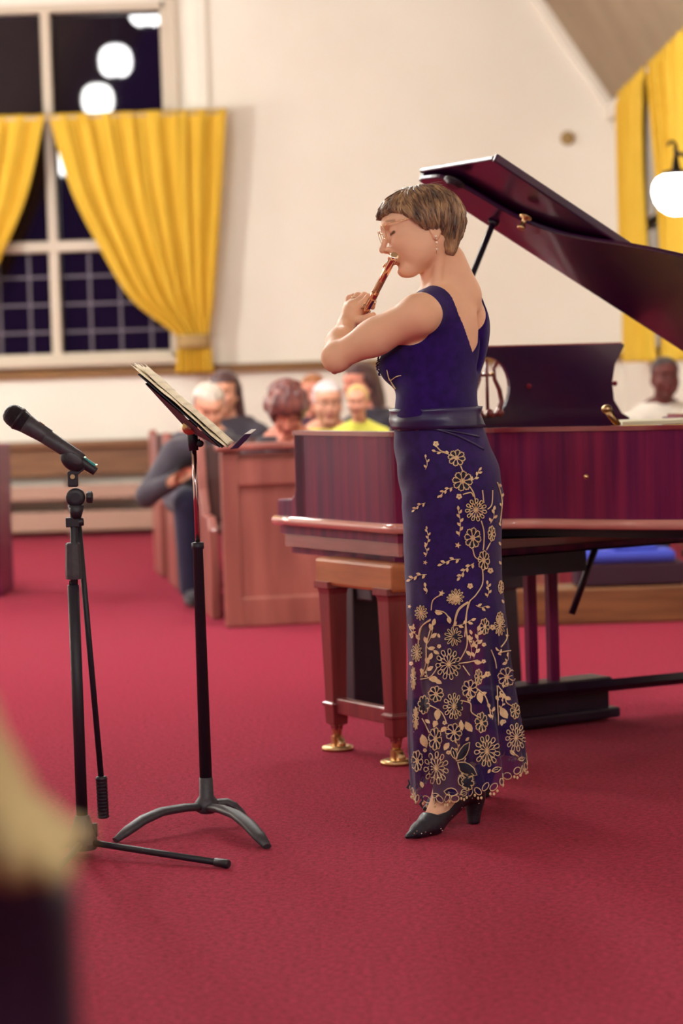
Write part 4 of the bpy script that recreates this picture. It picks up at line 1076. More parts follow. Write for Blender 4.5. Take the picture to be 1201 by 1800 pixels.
d2 = np.full(lx.shape, 1e9, np.float32); ins = np.zeros(lx.shape, bool)
for i in range(len(poly)):
    a, b = poly[i], poly[(i + 1) % len(poly)]; ba = b - a
    px_, pz_ = lx - a[0], lz - a[1]; t = np.clip((px_ * ba[0] + pz_ * ba[1]) / (ba @ ba), 0, 1)
    d2 = np.minimum(d2, (px_ - ba[0] * t) ** 2 + (pz_ - ba[1] * t) ** 2)
    cnd = (a[1] > lz) != (b[1] > lz); ins ^= cnd & (lx < (b[0] - a[0]) * (lz - a[1]) / (b[1] - a[1] + 1e-12) + a[0])
pd = np.sqrt(d2) * np.where(ins, -1, 1)
ang = np.arctan2(ly_, lx - .0) ; ph = np.arctan2(np.sqrt((lx - .01) ** 2 + ly_ ** 2), lz)
groove = .0016 * np.sin(ang * 26 + 3 * np.sin(ph * 4) + ph * 5) + .0010 * np.sin(ang * 57 + 2 * np.sin(ph * 6 + 1))
F_ = H.F + groove.astype(np.float32)
kk = .006; hh = np.clip(.5 - .5 * (pd - F_) / kk, 0, 1); H.F = (F_ * hh + pd * (1 - hh) + kk * hh * (1 - hh)).astype(np.float32)
HV, HQ = H.mesh()
def hair_mat(name, c0, c1, c2):
    m = mat(name, c0, 0.42, sheen=0.2); nt = m.node_tree; b = nt.nodes['Principled BSDF']
    tc = nt.nodes.new('ShaderNodeTexCoord'); n = nt.nodes.new('ShaderNodeTexNoise'); n.inputs['Scale'].default_value = 38; n.inputs['Detail'].default_value = 3
    mp = nt.nodes.new('ShaderNodeMapping'); mp.inputs['Scale'].default_value = (1, 1, .35); mp.inputs['Rotation'].default_value = (0, .5, 0)
    r = nt.nodes.new('ShaderNodeValToRGB'); r.color_ramp.elements[0].color = c0; r.color_ramp.elements[0].position = .3
    e = r.color_ramp.elements.new(.5); e.color = c1; r.color_ramp.elements[-1].color = c2; r.color_ramp.elements[-1].position = .72
    nt.links.new(tc.outputs['Object'], mp.inputs[0]); nt.links.new(mp.outputs[0], n.inputs['Vector']); nt.links.new(n.outputs['Fac'], r.inputs[0]); nt.links.new(r.outputs[0], b.inputs['Base Color'])
    return m
M['hair'] = hair_mat('brown hair', srgb(92, 64, 46), srgb(142, 106, 74), srgb(196, 158, 114))
M['hair2'] = hair_mat('dark brown hair', srgb(64, 40, 34), srgb(96, 66, 48), srgb(132, 98, 68))
hair = np_mesh('hair', HV, HQ, M['hair'], woman)
bv = BVHTree.FromPolygons([tuple(v) for v in HV], [tuple(int(i) for i in q) for q in HQ])
hc_ = hd.w(.012, 0, .03); rr = random.Random(3); lk = [MB(), MB()]
for n_ in range(1300):
    az = rr.uniform(-pi, pi); pol0 = rr.uniform(.05, 1.5); ln_ = rr.uniform(.5, 1.1); sw = rr.uniform(-.08, .08) + .22 * math.sin(az * 2)
    if abs(az) < .9: sw += -.35 if az > -.2 else .2
    pts = []; rad = []
    lift = rr.uniform(0, .007) if n_ % 4 == 0 else rr.uniform(-.001, .002); off = rr.uniform(-.0006, .0032); wv = rr.uniform(0, 6)
    for k in range(11):
        u = k / 10; pol = pol0 + ln_ * u * (1.0 if abs(az) > 1 else .8); a = az + sw * u + .035 * math.sin(wv + u * 4)
        dl = hd.F * (math.sin(pol) * math.cos(a)) + hd.L * (math.sin(pol) * math.sin(a)) + hd.U * math.cos(pol)
        hit = bv.ray_cast(hc_ + dl * .25, -dl, .25)
        if hit[0] is None or (hit[0] - hc_).length < .045: break
        nrm_ = hit[1]
        if nrm_.dot(dl) < .35: break
        pts.append(hit[0] + dl * (off + lift * u * u * u))
    if len(pts) < 4: continue
    w_ = rr.uniform(.0014, .0040)
    lk[n_ % 3 == 0].tube(pts, [w_ * (math.sin(pi * min(1, (k + .6) / len(pts))) ** .6 * .9 + .1) for k in range(len(pts))], 5, upv=None)
l_ = lk[0].build('hair_locks', M['hair'], hair); lk[1].build('hair_locks', M['hair2'], hair)
# fine flyaways
fw_ = MB()
for n_ in range(16):
    az = rr.uniform(-2.8, 2.8); pol = rr.uniform(.1, .9); pts = []
    for k in range(6):
        dl = hd.F * (math.sin(pol) * math.cos(az)) + hd.L * (math.sin(pol) * math.sin(az)) + hd.U * math.cos(pol)
        pts.append(hc_ + dl * (.088 + .004 * k)); pol += .08; az += .04
    fw_.tube(pts, .00025, 3)
fw_.build('stray_hairs', M['hair'], hair)

# ---- glasses, earring, ring
gl = thing('glasses', hd.w(.136, 0, .015), 'thin gold-rimmed glasses on the flautist\'s nose', 'glasses')
for y in (-1, 1):
    rim_ = [hd.w(.1345 - .10 * (abs(.034 + .0215 * math.cos(t_) * 1) - .015) ** 1.0 * .45, y * (.034 + .0215 * math.cos(t_)), .024 + .0180 * math.sin(t_)) for t_ in [k / 28 * 2 * pi for k in range(29)]]
    MB().tube(rim_, .00085, 6, cap=False).build('rim', M['gold_wire'], gl)
    MB().add(rim_[:-1], [tuple(range(28))]).build('lens', M['lens'], gl)
    MB().tube([hd.w(.1280, y * .0545, .032), hd.w(.127, y * .060, .036), hd.w(.12, y * .064, .037), hd.w(.06, y * .0745, .032), hd.w(.01, y * .0765, .026), hd.w(-.008, y * .079, .012)], .0009, 6).build('temple', M['gold_wire'], gl)
MB().tube([hd.w(.1335, -.013, .028), hd.w(.1385, -.006, .033), hd.w(.1385, .006, .033), hd.w(.1335, .013, .028)], .0008, 6).build('bridge', M['gold_wire'], gl)
er = hd.w(.014, .083, -.036)
eg = thing('earring', er, 'drop earring of small pearls hanging from the flautist\'s ear', 'earring')
MB().tube([er, er - ez * .044], .0004, 5).build('wire', M['gold_wire'], eg)
for dz_, r_ in ((0, .0032), (.0065, .0022), (.0155, .0034), (.024, .0014), (.0325, .0030)): MB().ell(er - ez * dz_ + Vector((.0012 * (dz_ > 0), -.001, 0)), (r_, r_, r_), None, 12, 8).build('pearl', M['pearl'], eg)
a_, b_ = W(*fing[2][0]), W(*fing[2][1]); md__ = a_.lerp(b_, .4); tt_ = (b_ - a_).normalized(); o1 = tt_.orthogonal().normalized(); o2 = tt_.cross(o1)
rg = MB().tube([md__ + (o1 * math.cos(t_) + o2 * math.sin(t_)) * .0104 for t_ in [k / 20 * 2 * pi for k in range(21)]], .0014, 6, cap=False).build('ring', M['silver'], None)
tag(rg, 'gold ring on the finger of the hand holding the flute', 'ring')

# ---- flute
fo = thing('flute', fl_(.3), 'pinkish gold metal flute held to the woman\'s lips', 'flute')
up_f = (ez - fd * ez.dot(fd)).normalized(); sd_f = fd.cross(up_f)
MB().lathe(fl_(-.008), fd, [(0, .006), (.001, .0095), (.003, .0112), (.010, .0115), (.013, .0106), (.016, .0098)], 24).build('crown', M['silver'], fo)
MB().lathe(fl_(.006), fd, [(0, .0093), (.19, .0093)], 24).build('head_joint', M['flute'], fo)
MB().lathe(fl_(.195), fd, [(0, .0098), (.002, .0106), (.03, .0106), (.032, .0098)], 24).build('barrel', M['flute'], fo)
MB().lathe(fl_(.227), fd, [(0, .0094), (.36, .0094)], 24).build('body_tube', M['flute'], fo)
MB().lathe(fl_(.585), fd, [(0, .0103), (.003, .0103), (.004, .0095), (.085, .0095), (.0855, .0102), (.088, .0102)], 24).build('foot_joint', M['flute'], fo)
dirL = (hd.w(.137, 0, -.056) - fl_(.07)); dirL = (dirL - fd * dirL.dot(fd)).normalized()
lpc = (-sd_f if sd_f.dot(Vector((-1, 0, 0))) < 0 else sd_f)
MB().ell(fl_(.066) + up_f * .0095, (.015, .0115, .0028), (fd, sd_f, up_f), 20, 10).build('lip_plate', M['silver'], fo)
km = MB()
sgn = -1 if sd_f.x > 0 else 1
for side, rng_ in ((1, (.30, .58)), (-1, (.27, .58))):
    km.tube([fl_(rng_[0]) + (sd_f * side * .010 + up_f * .006), fl_(rng_[1]) + (sd_f * side * .010 + up_f * .006)], .0016, 6)
for k in range(15):
    t_ = .285 + k * .0215; km.lathe(fl_(t_) + up_f * .0105, up_f, [(0, .0078), (.0022, .0082), (.003, .006)], 14)
for k in range(5):
    t_ = .262 + k * .05; km.tube([fl_(t_) + sd_f * .010, fl_(t_) + sd_f * .016 + up_f * .004, fl_(t_ + .02) + sd_f * .017 + up_f * .004, fl_(t_ + .022) + sd_f * .010], .0014, 6)
    km.tube([fl_(t_) - sd_f * .010 - up_f * .004, fl_(t_) - sd_f * .018 - up_f * .004, fl_(t_ + .025) - sd_f * .017 - up_f * .002, fl_(t_ + .027) - sd_f * .010], .0014, 6)
km.build('keys', M['silver'], fo)['kind'] = 'stuff'

# ---- bodice
bxs, bys, bzs = seq(W(650, 600).x, W(880, 600).x, .0028), seq(D0 - .24, D0 + .32, .0028), seq(W(760, 752).z - .01, W(760, 490).z, .0028)
B = SDF(bxs, bys, bzs); torso(B, .0045)
tc0 = np.array(W(778, 603, .03)); X, Y, Z = B.pts()
ta = (X - tc0[0]) * l1.x + (Y - tc0[1]) * l1.y + 0 * Z; tb = (X - tc0[0]) * f1.x + (Y - tc0[1]) * f1.y + 0 * Z; Zf = Z + 0 * ta
ztip, zsh = W(838, 620, .1).z, W(750, 507).z
u_ = np.clip((Zf - ztip) / (zsh - ztip), -1, 1.6)
vb = np.where(ta > 0, ta - .080 * np.clip(u_, 0, 2) ** .8, -ta - .150 * np.clip(u_, 0, 2) ** .85)                  # < 0 inside the bare V
vback = np.maximum(np.maximum(vb, -(Zf - ztip)), tb - .01)
vfront = np.maximum(np.maximum(np.abs(ta) - .095, -(Zf - (zsh - .075))), -tb - .02)
bare = np.minimum(vback, vfront)
def capd(a, b, r):
    a = nv(a); b = nv(b); ba = b - a; t = np.clip(((X - a[0]) * ba[0] + (Y - a[1]) * ba[1] + (Z - a[2]) * ba[2]) / (ba @ ba), 0, 1)
    return np.sqrt((X - a[0] - ba[0] * t) ** 2 + (Y - a[1] - ba[1] * t) ** 2 + (Z - a[2] - ba[2] * t) ** 2) - r
armL = capd(W(719, 564, -.06), W(712, 562, -.4), .062)
mir = lambda p: Vector(p) - l1 * (2 * ((Vector(p) - Vector(tc0)).dot(l1)))
armR = capd(mir(W(719, 564, -.06)), mir(W(712, 562, -.4)), .062)
cut = np.minimum(np.minimum(bare, armL), armR)
B.F = np.maximum(np.maximum(B.F, -cut), (W(760, 750).z - Zf)).astype(np.float32)
BVt, BQ = B.mesh()
bod = np_mesh('bodice', BVt, BQ, M['velvet'], woman, smooth_iter=3)
bbv = BVHTree.FromPolygons([tuple(v) for v in BVt], [tuple(int(i) for i in q) for q in BQ])

# ---- skirt
sil = [(722, 691, 842), (738, 691, 842), (752, 691, 848), (775, 692, 858), (800, 694, 868), (830, 698, 879), (860, 703, 884), (890, 706, 885), (930, 708, 883), (970, 709, 883), (1010, 711, 884), (1050, 713, 887), (1090, 715, 892), (1130, 717, 896), (1180, 719, 902), (1230, 719, 909), (1280, 720, 916), (1320, 722, 922), (1350, 724, 926), (1400, 727, 930)]
fxl = smooth_interp([(s[0], s[1]) for s in sil]); fxr = smooth_interp([(s[0], s[2]) for s in sil])
fdep = smooth_interp([(722, .138), (760, .142), (830, .160), (900, .158), (1000, .155), (1130, .168), (1250, .19), (1400, .215)])
NA = 200
def ring(py, off=0.0, hem=0.0):
    a, b = W(fxl(py) + 1, py, .04), W(fxr(py) - 1, py, .04); cx_ = (a.x + b.x) / 2; rx = (b.x - a.x) / 2 + off; ry = fdep(py) + off
    cy_ = D0 + .04 + .05 * min(1, max(0, (py - 900) / 500)); row = []
    k = max(0, min(1, (py - 980) / 380)); k = k * k * (3 - 2 * k)
    for i in range(NA):
        t_ = 2 * pi * i / NA; c_, s_ = math.cos(t_), math.sin(t_)
        n_ = 2.25; r_ = (abs(c_) ** n_ + abs(s_) ** n_) ** (-1 / n_)
        fo_ = k * (.011 * math.sin(9 * t_ + .8 + .6 * math.sin(2 * t_)) + .006 * math.sin(17 * t_ + 2)) * (abs(s_) ** .6) * 1.3
        w_ = .0016 * math.sin(py * .11 + 5 * t_) * (1 - k) * (1 if py < 900 else .3)
        tail = k * .0
        zh = a.z
        if hem:
            u = (c_ + 1) / 2; zh = a.z + hem * (.075 * u ** 1.4 * 1.0 - .010 * (1 - u)) + .004 * hem * math.sin(31 * t_)
        row.append(Vector((cx_ + (rx + fo_ + w_) * r_ * c_, cy_ + (ry + fo_ + w_) * r_ * s_, zh)))
    return row
pys = [740 + i * 8 for i in range(0, 75)] + [1340, 1348, 1356, 1364, 1372, 1380, 1388, 1395]
rows = [ring(p, 0, max(0, (p - 1150) / 245) ** 1.2 if p > 1150 else 0) for p in pys]
M['skirt'] = mat('midnight blue skirt with sheer hem', srgb(48, 20, 92), 0.7, spec=0.2, sheen=0.12, noise=((50, 50, 50), srgb(38, 14, 76), 3), bump=(600, 0.3, 0.002))
nt = M['skirt'].node_tree; bn = nt.nodes['Principled BSDF']
g_ = nt.nodes.new('ShaderNodeNewGeometry'); sp = nt.nodes.new('ShaderNodeSeparateXYZ'); nt.links.new(g_.outputs['Position'], sp.inputs[0])
nz = nt.nodes.new('ShaderNodeTexNoise'); nz.inputs['Scale'].default_value = 14; nt.links.new(g_.outputs['Position'], nz.inputs['Vector'])
ad = nt.nodes.new('ShaderNodeMath'); ad.operation = 'MULTIPLY_ADD'; ad.inputs[1].default_value = .10; nt.links.new(nz.outputs['Fac'], ad.inputs[0]); nt.links.new(sp.outputs['Z'], ad.inputs[2])
mr = nt.nodes.new('ShaderNodeMapRange'); zs_ = W(800, 1085).z + .05; mr.inputs[1].default_value = zs_ - .02; mr.inputs[2].default_value = zs_ + .015; mr.inputs[3].default_value = .70; mr.inputs[4].default_value = 1.0
nt.links.new(ad.outputs[0], mr.inputs[0]); nt.links.new(mr.outputs[0], bn.inputs['Alpha'])
sk_ = MB().grid(rows, closed=True); skirt = sk_.build('skirt', M['skirt'], woman)
sbv = BVHTree.FromPolygons(sk_.v, sk_.f)
wb = []
for i, py in enumerate((718, 719, 724, 730, 736, 742, 748, 753, 754)):
    wb.append(ring(py, .010 + .0015 * math.sin(i * 1.7) - (.008 if i in (0, 8) else 0)))
waist = MB().grid(wb, closed=True).build('waistband', M['satin'], woman)
hipf = MB()
for (x0_, y0_, x1_, y1_, bow) in ((700, 756, 842, 768, -7), (752, 752, 850, 790, -6)):
    pts = []
    for k in range(24):
        u = k / 23; r_ = ray(x0_ + (x1_ - x0_) * u, y0_ + (y1_ - y0_) * u + bow * math.sin(u * pi)); h_ = sbv.ray_cast(CAM, r_.normalized())
        if h_[0]: pts.append(h_[0])
    hipf.tube(pts, .0035, 6)
hipf.build('hip_fold', M['satin'], skirt)

# ---- embroidery: curves laid on the cloth
def on_skirt(px, py, back=False, bvh=sbv, lift=.0022):
    r_ = ray(px, py).normalized()
    if not back: h_ = bvh.ray_cast(CAM, r_)
    else:
        h_ = bvh.ray_cast(CAM + r_ * 12, -r_)
    if h_[0] is None: return None
    n_ = h_[1]
    if n_.dot(r_) * (-1 if back else 1) > 0: n_ = -n_
    return h_[0] + n_ * lift
class Emb:
    def __init__(s, back=False, bvh=sbv): s.m = MB(); s.ap = 'ap'; s.aps = []; s.back = back; s.bvh = bvh
    def line(s, pts, r=.0014, n=5):
        run = []
        for p in pts:
            h_ = on_skirt(*p, s.back, s.bvh)
            if h_ is None or (run and (h_ - run[-1]).length > .035):
                if len(run) > 1: s.m.tube(run, r, n)
                run = [] if h_ is None else [h_]
            else: run.append(h_)
        if len(run) > 1: s.m.tube(run, r, n)
    def patch(s, pts, m=None, lift=.0026):
        q = [on_skirt(*p, s.back, s.bvh, lift) for p in pts]
        if any(h_ is None for h_ in q): return
        if max((q[i] - q[i - 1]).length for i in range(len(q))) > .05: return
        if m == 'ap':
            c_ = sum(q, Vector()) / len(q); s.aps.append(MB().add(q + [c_], [(i, (i + 1) % len(q), len(q)) for i in range(len(q))])); return
        (m or s.m).add(q, [tuple(range(len(q)))])
    def loop(s, cx, cy, a0, L, wd, r=.0011, r0=0.0, sx=1.0):
        pts = []
        for k in range(13):
            u = k / 12 * 2 * pi; al = r0 + L * (1 - math.cos(u)) / 2; ac = wd * math.sin(u) * (.45 + .55 * (1 - math.cos(u)) / 2)
            pts.append((cx + (al * math.cos(a0) - ac * math.sin(a0)) * sx, cy + al * math.sin(a0) + ac * math.cos(a0)))
        s.line(pts, r)
    def daisy(s, cx, cy, rx, ry, two=False):
        sx = rx / ry; n = 12 if two else 11
        if two:
            for k in range(11): s.loop(cx, cy, k / 11 * 2 * pi + .2, ry * .42, ry * .17, .0013, ry * .58, sx)
        s.patch([(cx + rx * .95 * math.cos(t), cy + ry * .95 * math.sin(t)) for t in [k / 14 * 2 * pi for k in range(14)]], s.ap, .0006)
        for k in range(n): s.loop(cx, cy, k / n * 2 * pi, ry * (.62 if two else .93), ry * (.13 if two else .15), .0010, ry * .07, sx)
        s.patch([(cx + rx * .12 * math.cos(t), cy + ry * .12 * math.sin(t)) for t in [k / 8 * 2 * pi for k in range(8)]])
    def open_(s, cx, cy, rx, ry, n=8):
        sx = rx / ry; s.patch([(cx + rx * .92 * math.cos(t), cy + ry * .92 * math.sin(t)) for t in [k / 14 * 2 * pi for k in range(14)]], s.ap, .0006)
        for k in range(n):
            a0 = k / n * 2 * pi + .15; pts = []
            for q in range(11):
                u = -1 + q / 5; a = a0 + u * pi / n * .92; rr_ = ry * (1.0 - .16 * u * u + .05 * math.cos(u * 9)) 
                if q in (0, 10): rr_ = ry * .62
                pts.append((cx + rr_ * math.cos(a) * sx, cy + rr_ * math.sin(a)))
            pts = [(cx + ry * .25 * math.cos(a0 - pi / n) * sx, cy + ry * .25 * math.sin(a0 - pi / n))] + pts
            s.line(pts, .0013)
        s.line([(cx + rx * .24 * math.cos(t), cy + ry * .24 * math.sin(t)) for t in [k / 10 * 2 * pi for k in range(11)]], .0013)
        for k in range(4): s.patch([(cx + rx * (.1 * math.cos(t) + .1 * math.cos(k * 1.57)), cy + ry * (.1 * math.sin(t) + .1 * math.sin(k * 1.57))) for t in [q / 6 * 2 * pi for q in range(6)]])
    def small(s, cx, cy, r, n=5):
        for k in range(n):
            a = k / n * 2 * pi + .3; s.patch([(cx + r * (.55 * math.cos(a) + .42 * math.cos(t)), cy + r * (.55 * math.sin(a) + .42 * math.sin(t))) for t in [q / 8 * 2 * pi for q in range(8)]])
    def star(s, cx, cy, r):
        s.patch([(cx + (r if k % 2 == 0 else r * .42) * math.cos(k / 10 * 2 * pi), cy + (r if k % 2 == 0 else r * .42) * math.sin(k / 10 * 2 * pi)) for k in range(10)])
    def leaf(s, x, y, a, L, w_=.30, outl=False):
        pts = [(x + L * (u * math.cos(a) - v * math.sin(a)), y + L * (u * math.sin(a) + v * math.cos(a))) for u, v in ((0, 0), (.25, w_ * .8), (.5, w_), (.75, w_ * .7), (1, 0), (.75, -w_ * .6), (.5, -w_ * .75), (.25, -w_ * .55))]
        if outl: s.patch(pts, s.ap, .0006); s.line(pts + pts[:1], .0014); s.line([(x, y), (x + L * .7 * math.cos(a), y + L * .7 * math.sin(a))], .0010)
        else: s.patch(pts)
    def sprig(s, x0, y0, x1, y1, n, L=7, bow=3, w_=.3):
        dx, dy = x1 - x0, y1 - y0; l = math.hypot(dx, dy); nx, ny = -dy / l, dx / l; a = math.atan2(dy, dx)
        f = lambda u: (x0 + dx * u + nx * bow * math.sin(pi * u), y0 + dy * u + ny * bow * math.sin(pi * u))
        s.line([f(k / 10) for k in range(11)], .0009)
        for k in range(n):
            u = (k + .3) / n; p = f(u); s.leaf(*p, a + (.65 if k % 2 else -.65), L, w_)
        s.leaf(*f(1), a, L, w_)
    def stem(s, pts, r=.0016):
        out = []; N = len(pts)
        for i in range(N - 1):
            q0, q1, q2, q3 = pts[max(i - 1, 0)], pts[i], pts[i + 1], pts[min(i + 2, N - 1)]
            for k in range(7):
                t = k / 7; out.append(tuple(.5 * (2 * q1[c] + (q2[c] - q0[c]) * t + (2 * q0[c] - 5 * q1[c] + 4 * q2[c] - q3[c]) * t * t + (3 * q1[c] - q0[c] - 3 * q2[c] + q3[c]) * t ** 3) for c in (0, 1)))
        out.append(pts[-1]); s.line(out, r)
def c4(x, y): return (670 + x / 4.448, 740 + y / 4.448)
def c5(x, y): return (690 + x / 4.0, 1050 + y / 4.0)
FL4 = [(590, 290, 65, 62, 'o'), (635, 470, 76, 76, 'o'), (740, 695, 82, 88, 'D'), (715, 915, 62, 80, 'o'), (860, 880, 28, 60, 'o'), (800, 1090, 44, 76, 'o'), (590, 1375, 58, 64, 'd'), (318, 1500, 50, 60, 'd'), (932, 1300, 20, 50, 'o'), (925, 1540, 26, 46, 'o')]
FL5 = [(430, 275, 65, 68, 'd'), (395, 470, 88, 110, 'D'), (175, 390, 38, 64, 'd'), (310, 680, 52, 56, 'o'), (225, 755, 42, 66, 'o'), (430, 765, 70, 92, 'D'), (545, 645, 52, 64, 'o'), (605, 560, 27, 56, 'o'), (625, 880, 45, 72, 'o'), (430, 950, 55, 62, 'o'), (305, 995, 45, 80, 'o'), (665, 1080, 86, 112, 'D'), (310, 1200, 88, 116, 'D'), (800, 560, 60, 66, 'o'), (866, 985, 70, 100, 'D'), (858, 800, 32, 55, 'o'), (645, 205, 33, 56, 'o'), (750, 200, 38, 72, 'd'), (152, 570, 18, 84, 'd'), (168, 850, 20, 84, 'd'), (178, 1150, 38, 74, 'o'), (530, 1300, 48, 60, 'o'), (430, 10, 50, 40, 'd')]
FLW = [(*c4(x, y), a / 4.448, b / 4.448, k) for x, y, a, b, k in FL4] + [(*c5(x, y), a / 4, b / 4, k) for x, y, a, b, k in FL5]
SM = [c4(430, 180), c4(610, 590), c4(695, 1290), c4(850, 1170), c5(665, 540), c5(305, 885), c5(700, 210)]
ST = [(c4(600, 970), 6), (c4(475, 1345), 6), (c4(230, 1450), 4), (c4(350, 1105), 4.5)]
SP = [(c4(590, 300), c4(430, 240), 3, 8), (c4(560, 520), c4(470, 580), 5, 8), (c4(700, 470), c4(760, 390), 4, 8), (c4(350, 640), c4(270, 695), 4, 7), (c4(610, 900), c4(603, 700), 6, 9), (c4(360, 980), c4(360, 850), 5, 7), (c4(350, 1060), c4(350, 990), 2, 7),
      (c4(620, 1080), c4(480, 1120), 4, 9), (c4(360, 1200), c4(240, 1240), 4, 9), (c4(725, 1110), c4(620, 1220), 6, 9), (c4(850, 800), c4(875, 700), 3, 9), (c4(825, 1380), c4(825, 1280), 4, 8), (c4(740, 1440), c4(810, 1450), 2, 9), (c4(355, 1350), c4(350, 1300), 1, 9), (c4(350, 380), c4(350, 290), 2, 7),
      (c5(570, 430), c5(600, 240), 6, 11), (c5(545, 430), c5(540, 310), 2, 12), (c5(240, 340), c5(285, 200), 3, 14), (c5(420, 200), c5(550, 160), 4, 10), (c5(210, 560), c5(260, 440), 3, 14), (c5(245, 340), c5(290, 370), 1, 13), (c5(700, 860), c5(680, 780), 2, 10), (c5(120, 190), c5(170, 260), 2, 12)]
BIGL = [(*c5(330, 590), math.radians(200), 20), (*c5(300, 575), math.radians(30), 15), (*c5(570, 450), math.radians(10), 15), (*c5(330, 780), math.radians(100), 22), (*c5(480, 860), math.radians(80), 20), (*c5(520, 870), math.radians(60), 22), (*c5(610, 660), math.radians(80), 22), (*c5(760, 770), math.radians(60), 24), (*c5(210, 960), math.radians(70), 26), (*c5(385, 910), math.radians(140), 14), (*c5(400, 1020), math.radians(120), 16), (*c5(300, 100), math.radians(15), 14), (*c5(395, 130), math.radians(80), 14), (*c5(830, 720), math.radians(200), 13), (*c5(620, 560), math.radians(-10), 10)]
OUTL = [(*c5(445, 1150), math.radians(-52), 42, .22), (*c5(455, 1160), math.radians(32), 42, .30), (*c5(440, 1140), math.radians(-105), 22, .25), (*c5(470, 1250), math.radians(60), 26, .34), (*c5(480, 1240), math.radians(5), 24, .3), (*c5(460, 1380), math.radians(190), 24, .34), (*c5(470, 1390), math.radians(-15), 14, .4), (*c5(330, 1390), math.radians(170), 14, .3), (*c5(700, 1220), math.radians(-20), 16, .3), (*c5(880, 1140), math.radians(-10), 12, .3)]
STEM = [[c4(435, 200), c4(470, 235), c4(530, 250)], [c4(620, 350), c4(640, 400)], [c4(690, 510), c4(720, 560), c4(735, 620)], [c4(640, 575), c4(700, 560), c4(720, 590)], [c4(780, 780), c4(800, 860), c4(800, 960), c4(795, 1010)], [c4(715, 1000), c4(735, 1065), c4(790, 1090)], [c4(790, 1160), c4(790, 1270), c4(740, 1360), c4(680, 1430), c4(665, 1560), c4(655, 1690)], [c4(830, 690), c4(862, 650), c4(868, 540)], [c4(800, 640), c4(790, 540)], [c4(680, 1420), c4(610, 1480), c4(575, 1590)], [c4(480, 1355), c4(410, 1400), c4(395, 1480)], [c4(390, 1550), c4(330, 1600), c4(300, 1690)], [c4(820, 1010), c4(850, 950)], [c4(430, 1480), c4(500, 1500), c4(545, 1570)],
        [c5(530, 30), c5(460, 90), c5(430, 210)], [c5(545, 20), c5(515, 150), c5(525, 330), c5(480, 440)], [c5(270, 160), c5(200, 220), c5(185, 330)], [c5(280, 190), c5(245, 330), c5(240, 470), c5(200, 560)], [c5(470, 465), c5(540, 455), c5(600, 440)], [c5(200, 575), c5(270, 560), c5(320, 490)], [c5(590, 640), c5(650, 690), c5(680, 780), c5(690, 850)], [c5(490, 725), c5(550, 745), c5(560, 810), c5(620, 850)], [c5(270, 760), c5(350, 810), c5(385, 890)], [c5(210, 850), c5(240, 900), c5(265, 950)], [c5(740, 620), c5(790, 690), c5(800, 740), c5(860, 780)], [c5(820, 240), c5(840, 350), c5(845, 470)], [c5(760, 350), c5(800, 290), c5(800, 220)], [c5(745, 390), c5(790, 380), c5(830, 375)], [c5(545, 550), c5(500, 480)], [c5(690, 370), c5(720, 440), c5(730, 500)], [c5(735, 620), c5(742, 900)], [c5(830, 1080), c5(880, 1120)], [c4(905, 480), c4(940, 620), c4(925, 800)]]
def stitch(e, skip=1):
    for x, y, a, b, k in FLW[::skip]:
        (e.open_(x, y, a, b) if k == 'o' else e.daisy(x, y, a, b, k == 'D'))
    for p in SM[::skip]: e.small(*p, 5.5)
    for p, r in ST[::skip]: e.star(*p, r)
    for p, q, n, L in SP[::skip]: e.sprig(*p, *q, n, L)
    for b in BIGL[::skip]: e.leaf(b[0], b[1], b[2], b[3], .32)
    for b in OUTL[::skip]: e.leaf(b[0], b[1], b[2], b[3], b[4], True)
    for s_ in STEM[::skip]: e.stem(s_, .0017)
em = Emb(); stitch(em)
rr = random.Random(11)
# scalloped edge along the hem
hem_r = rows[-1]
for i in range(0, NA, 4):
    c_ = hem_r[i] + ez * .006; nx_ = (hem_r[(i + 1) % NA] - hem_r[i - 1]).normalized(); pts = []
    for k in range(11):
        t = k / 10 * 2 * pi; pts.append(c_ + nx_ * (.011 * math.cos(t)) + ez * (.009 * math.sin(t)))
    em.m.tube(pts, .0013, 5)
    if i % 8 == 0:
        for q in range(3): em.m.ell(c_ + nx_ * (.010 * (q - 1)) - ez * (.014 + .004 * (q == 1)), (.0032, .002, .0042), None, 8, 6)
# extra small motifs along both side edges and lower hem
for k in range(70):
    py = rr.uniform(1110, 1385); px = rr.uniform(fxl(py) + 3, fxr(py) - 3)
    if min(math.hypot(px - f[0], py - f[1]) - f[3] for f in FLW) < 4: continue
    q = rr.random()
    if q < .35: em.small(px, py, 4)
    elif q < .7: em.leaf(px, py, rr.uniform(0, 6), rr.uniform(8, 13), .32)
    else: em.sprig(px, py, px + rr.uniform(-12, 12), py - rr.uniform(8, 18), 3, 6)
for py in range(840, 1090, 17): em.leaf(fxr(py) - 4, py, -1.6 + .4 * (-1) ** py, 8, .3)
emb_f = em.m.build('embroidery', M['thread'], skirt)
M['applique'] = mat('dark applique cloth', srgb(22, 16, 44), 0.75, sheen=0.2)
for q_ in em.aps: q_.build('applique', M['applique'], skirt)
eb = Emb(True); stitch(eb); eb.m.build('embroidery', M['thread'], skirt); 
for q_ in eb.aps: q_.build('applique', M['applique'], skirt)
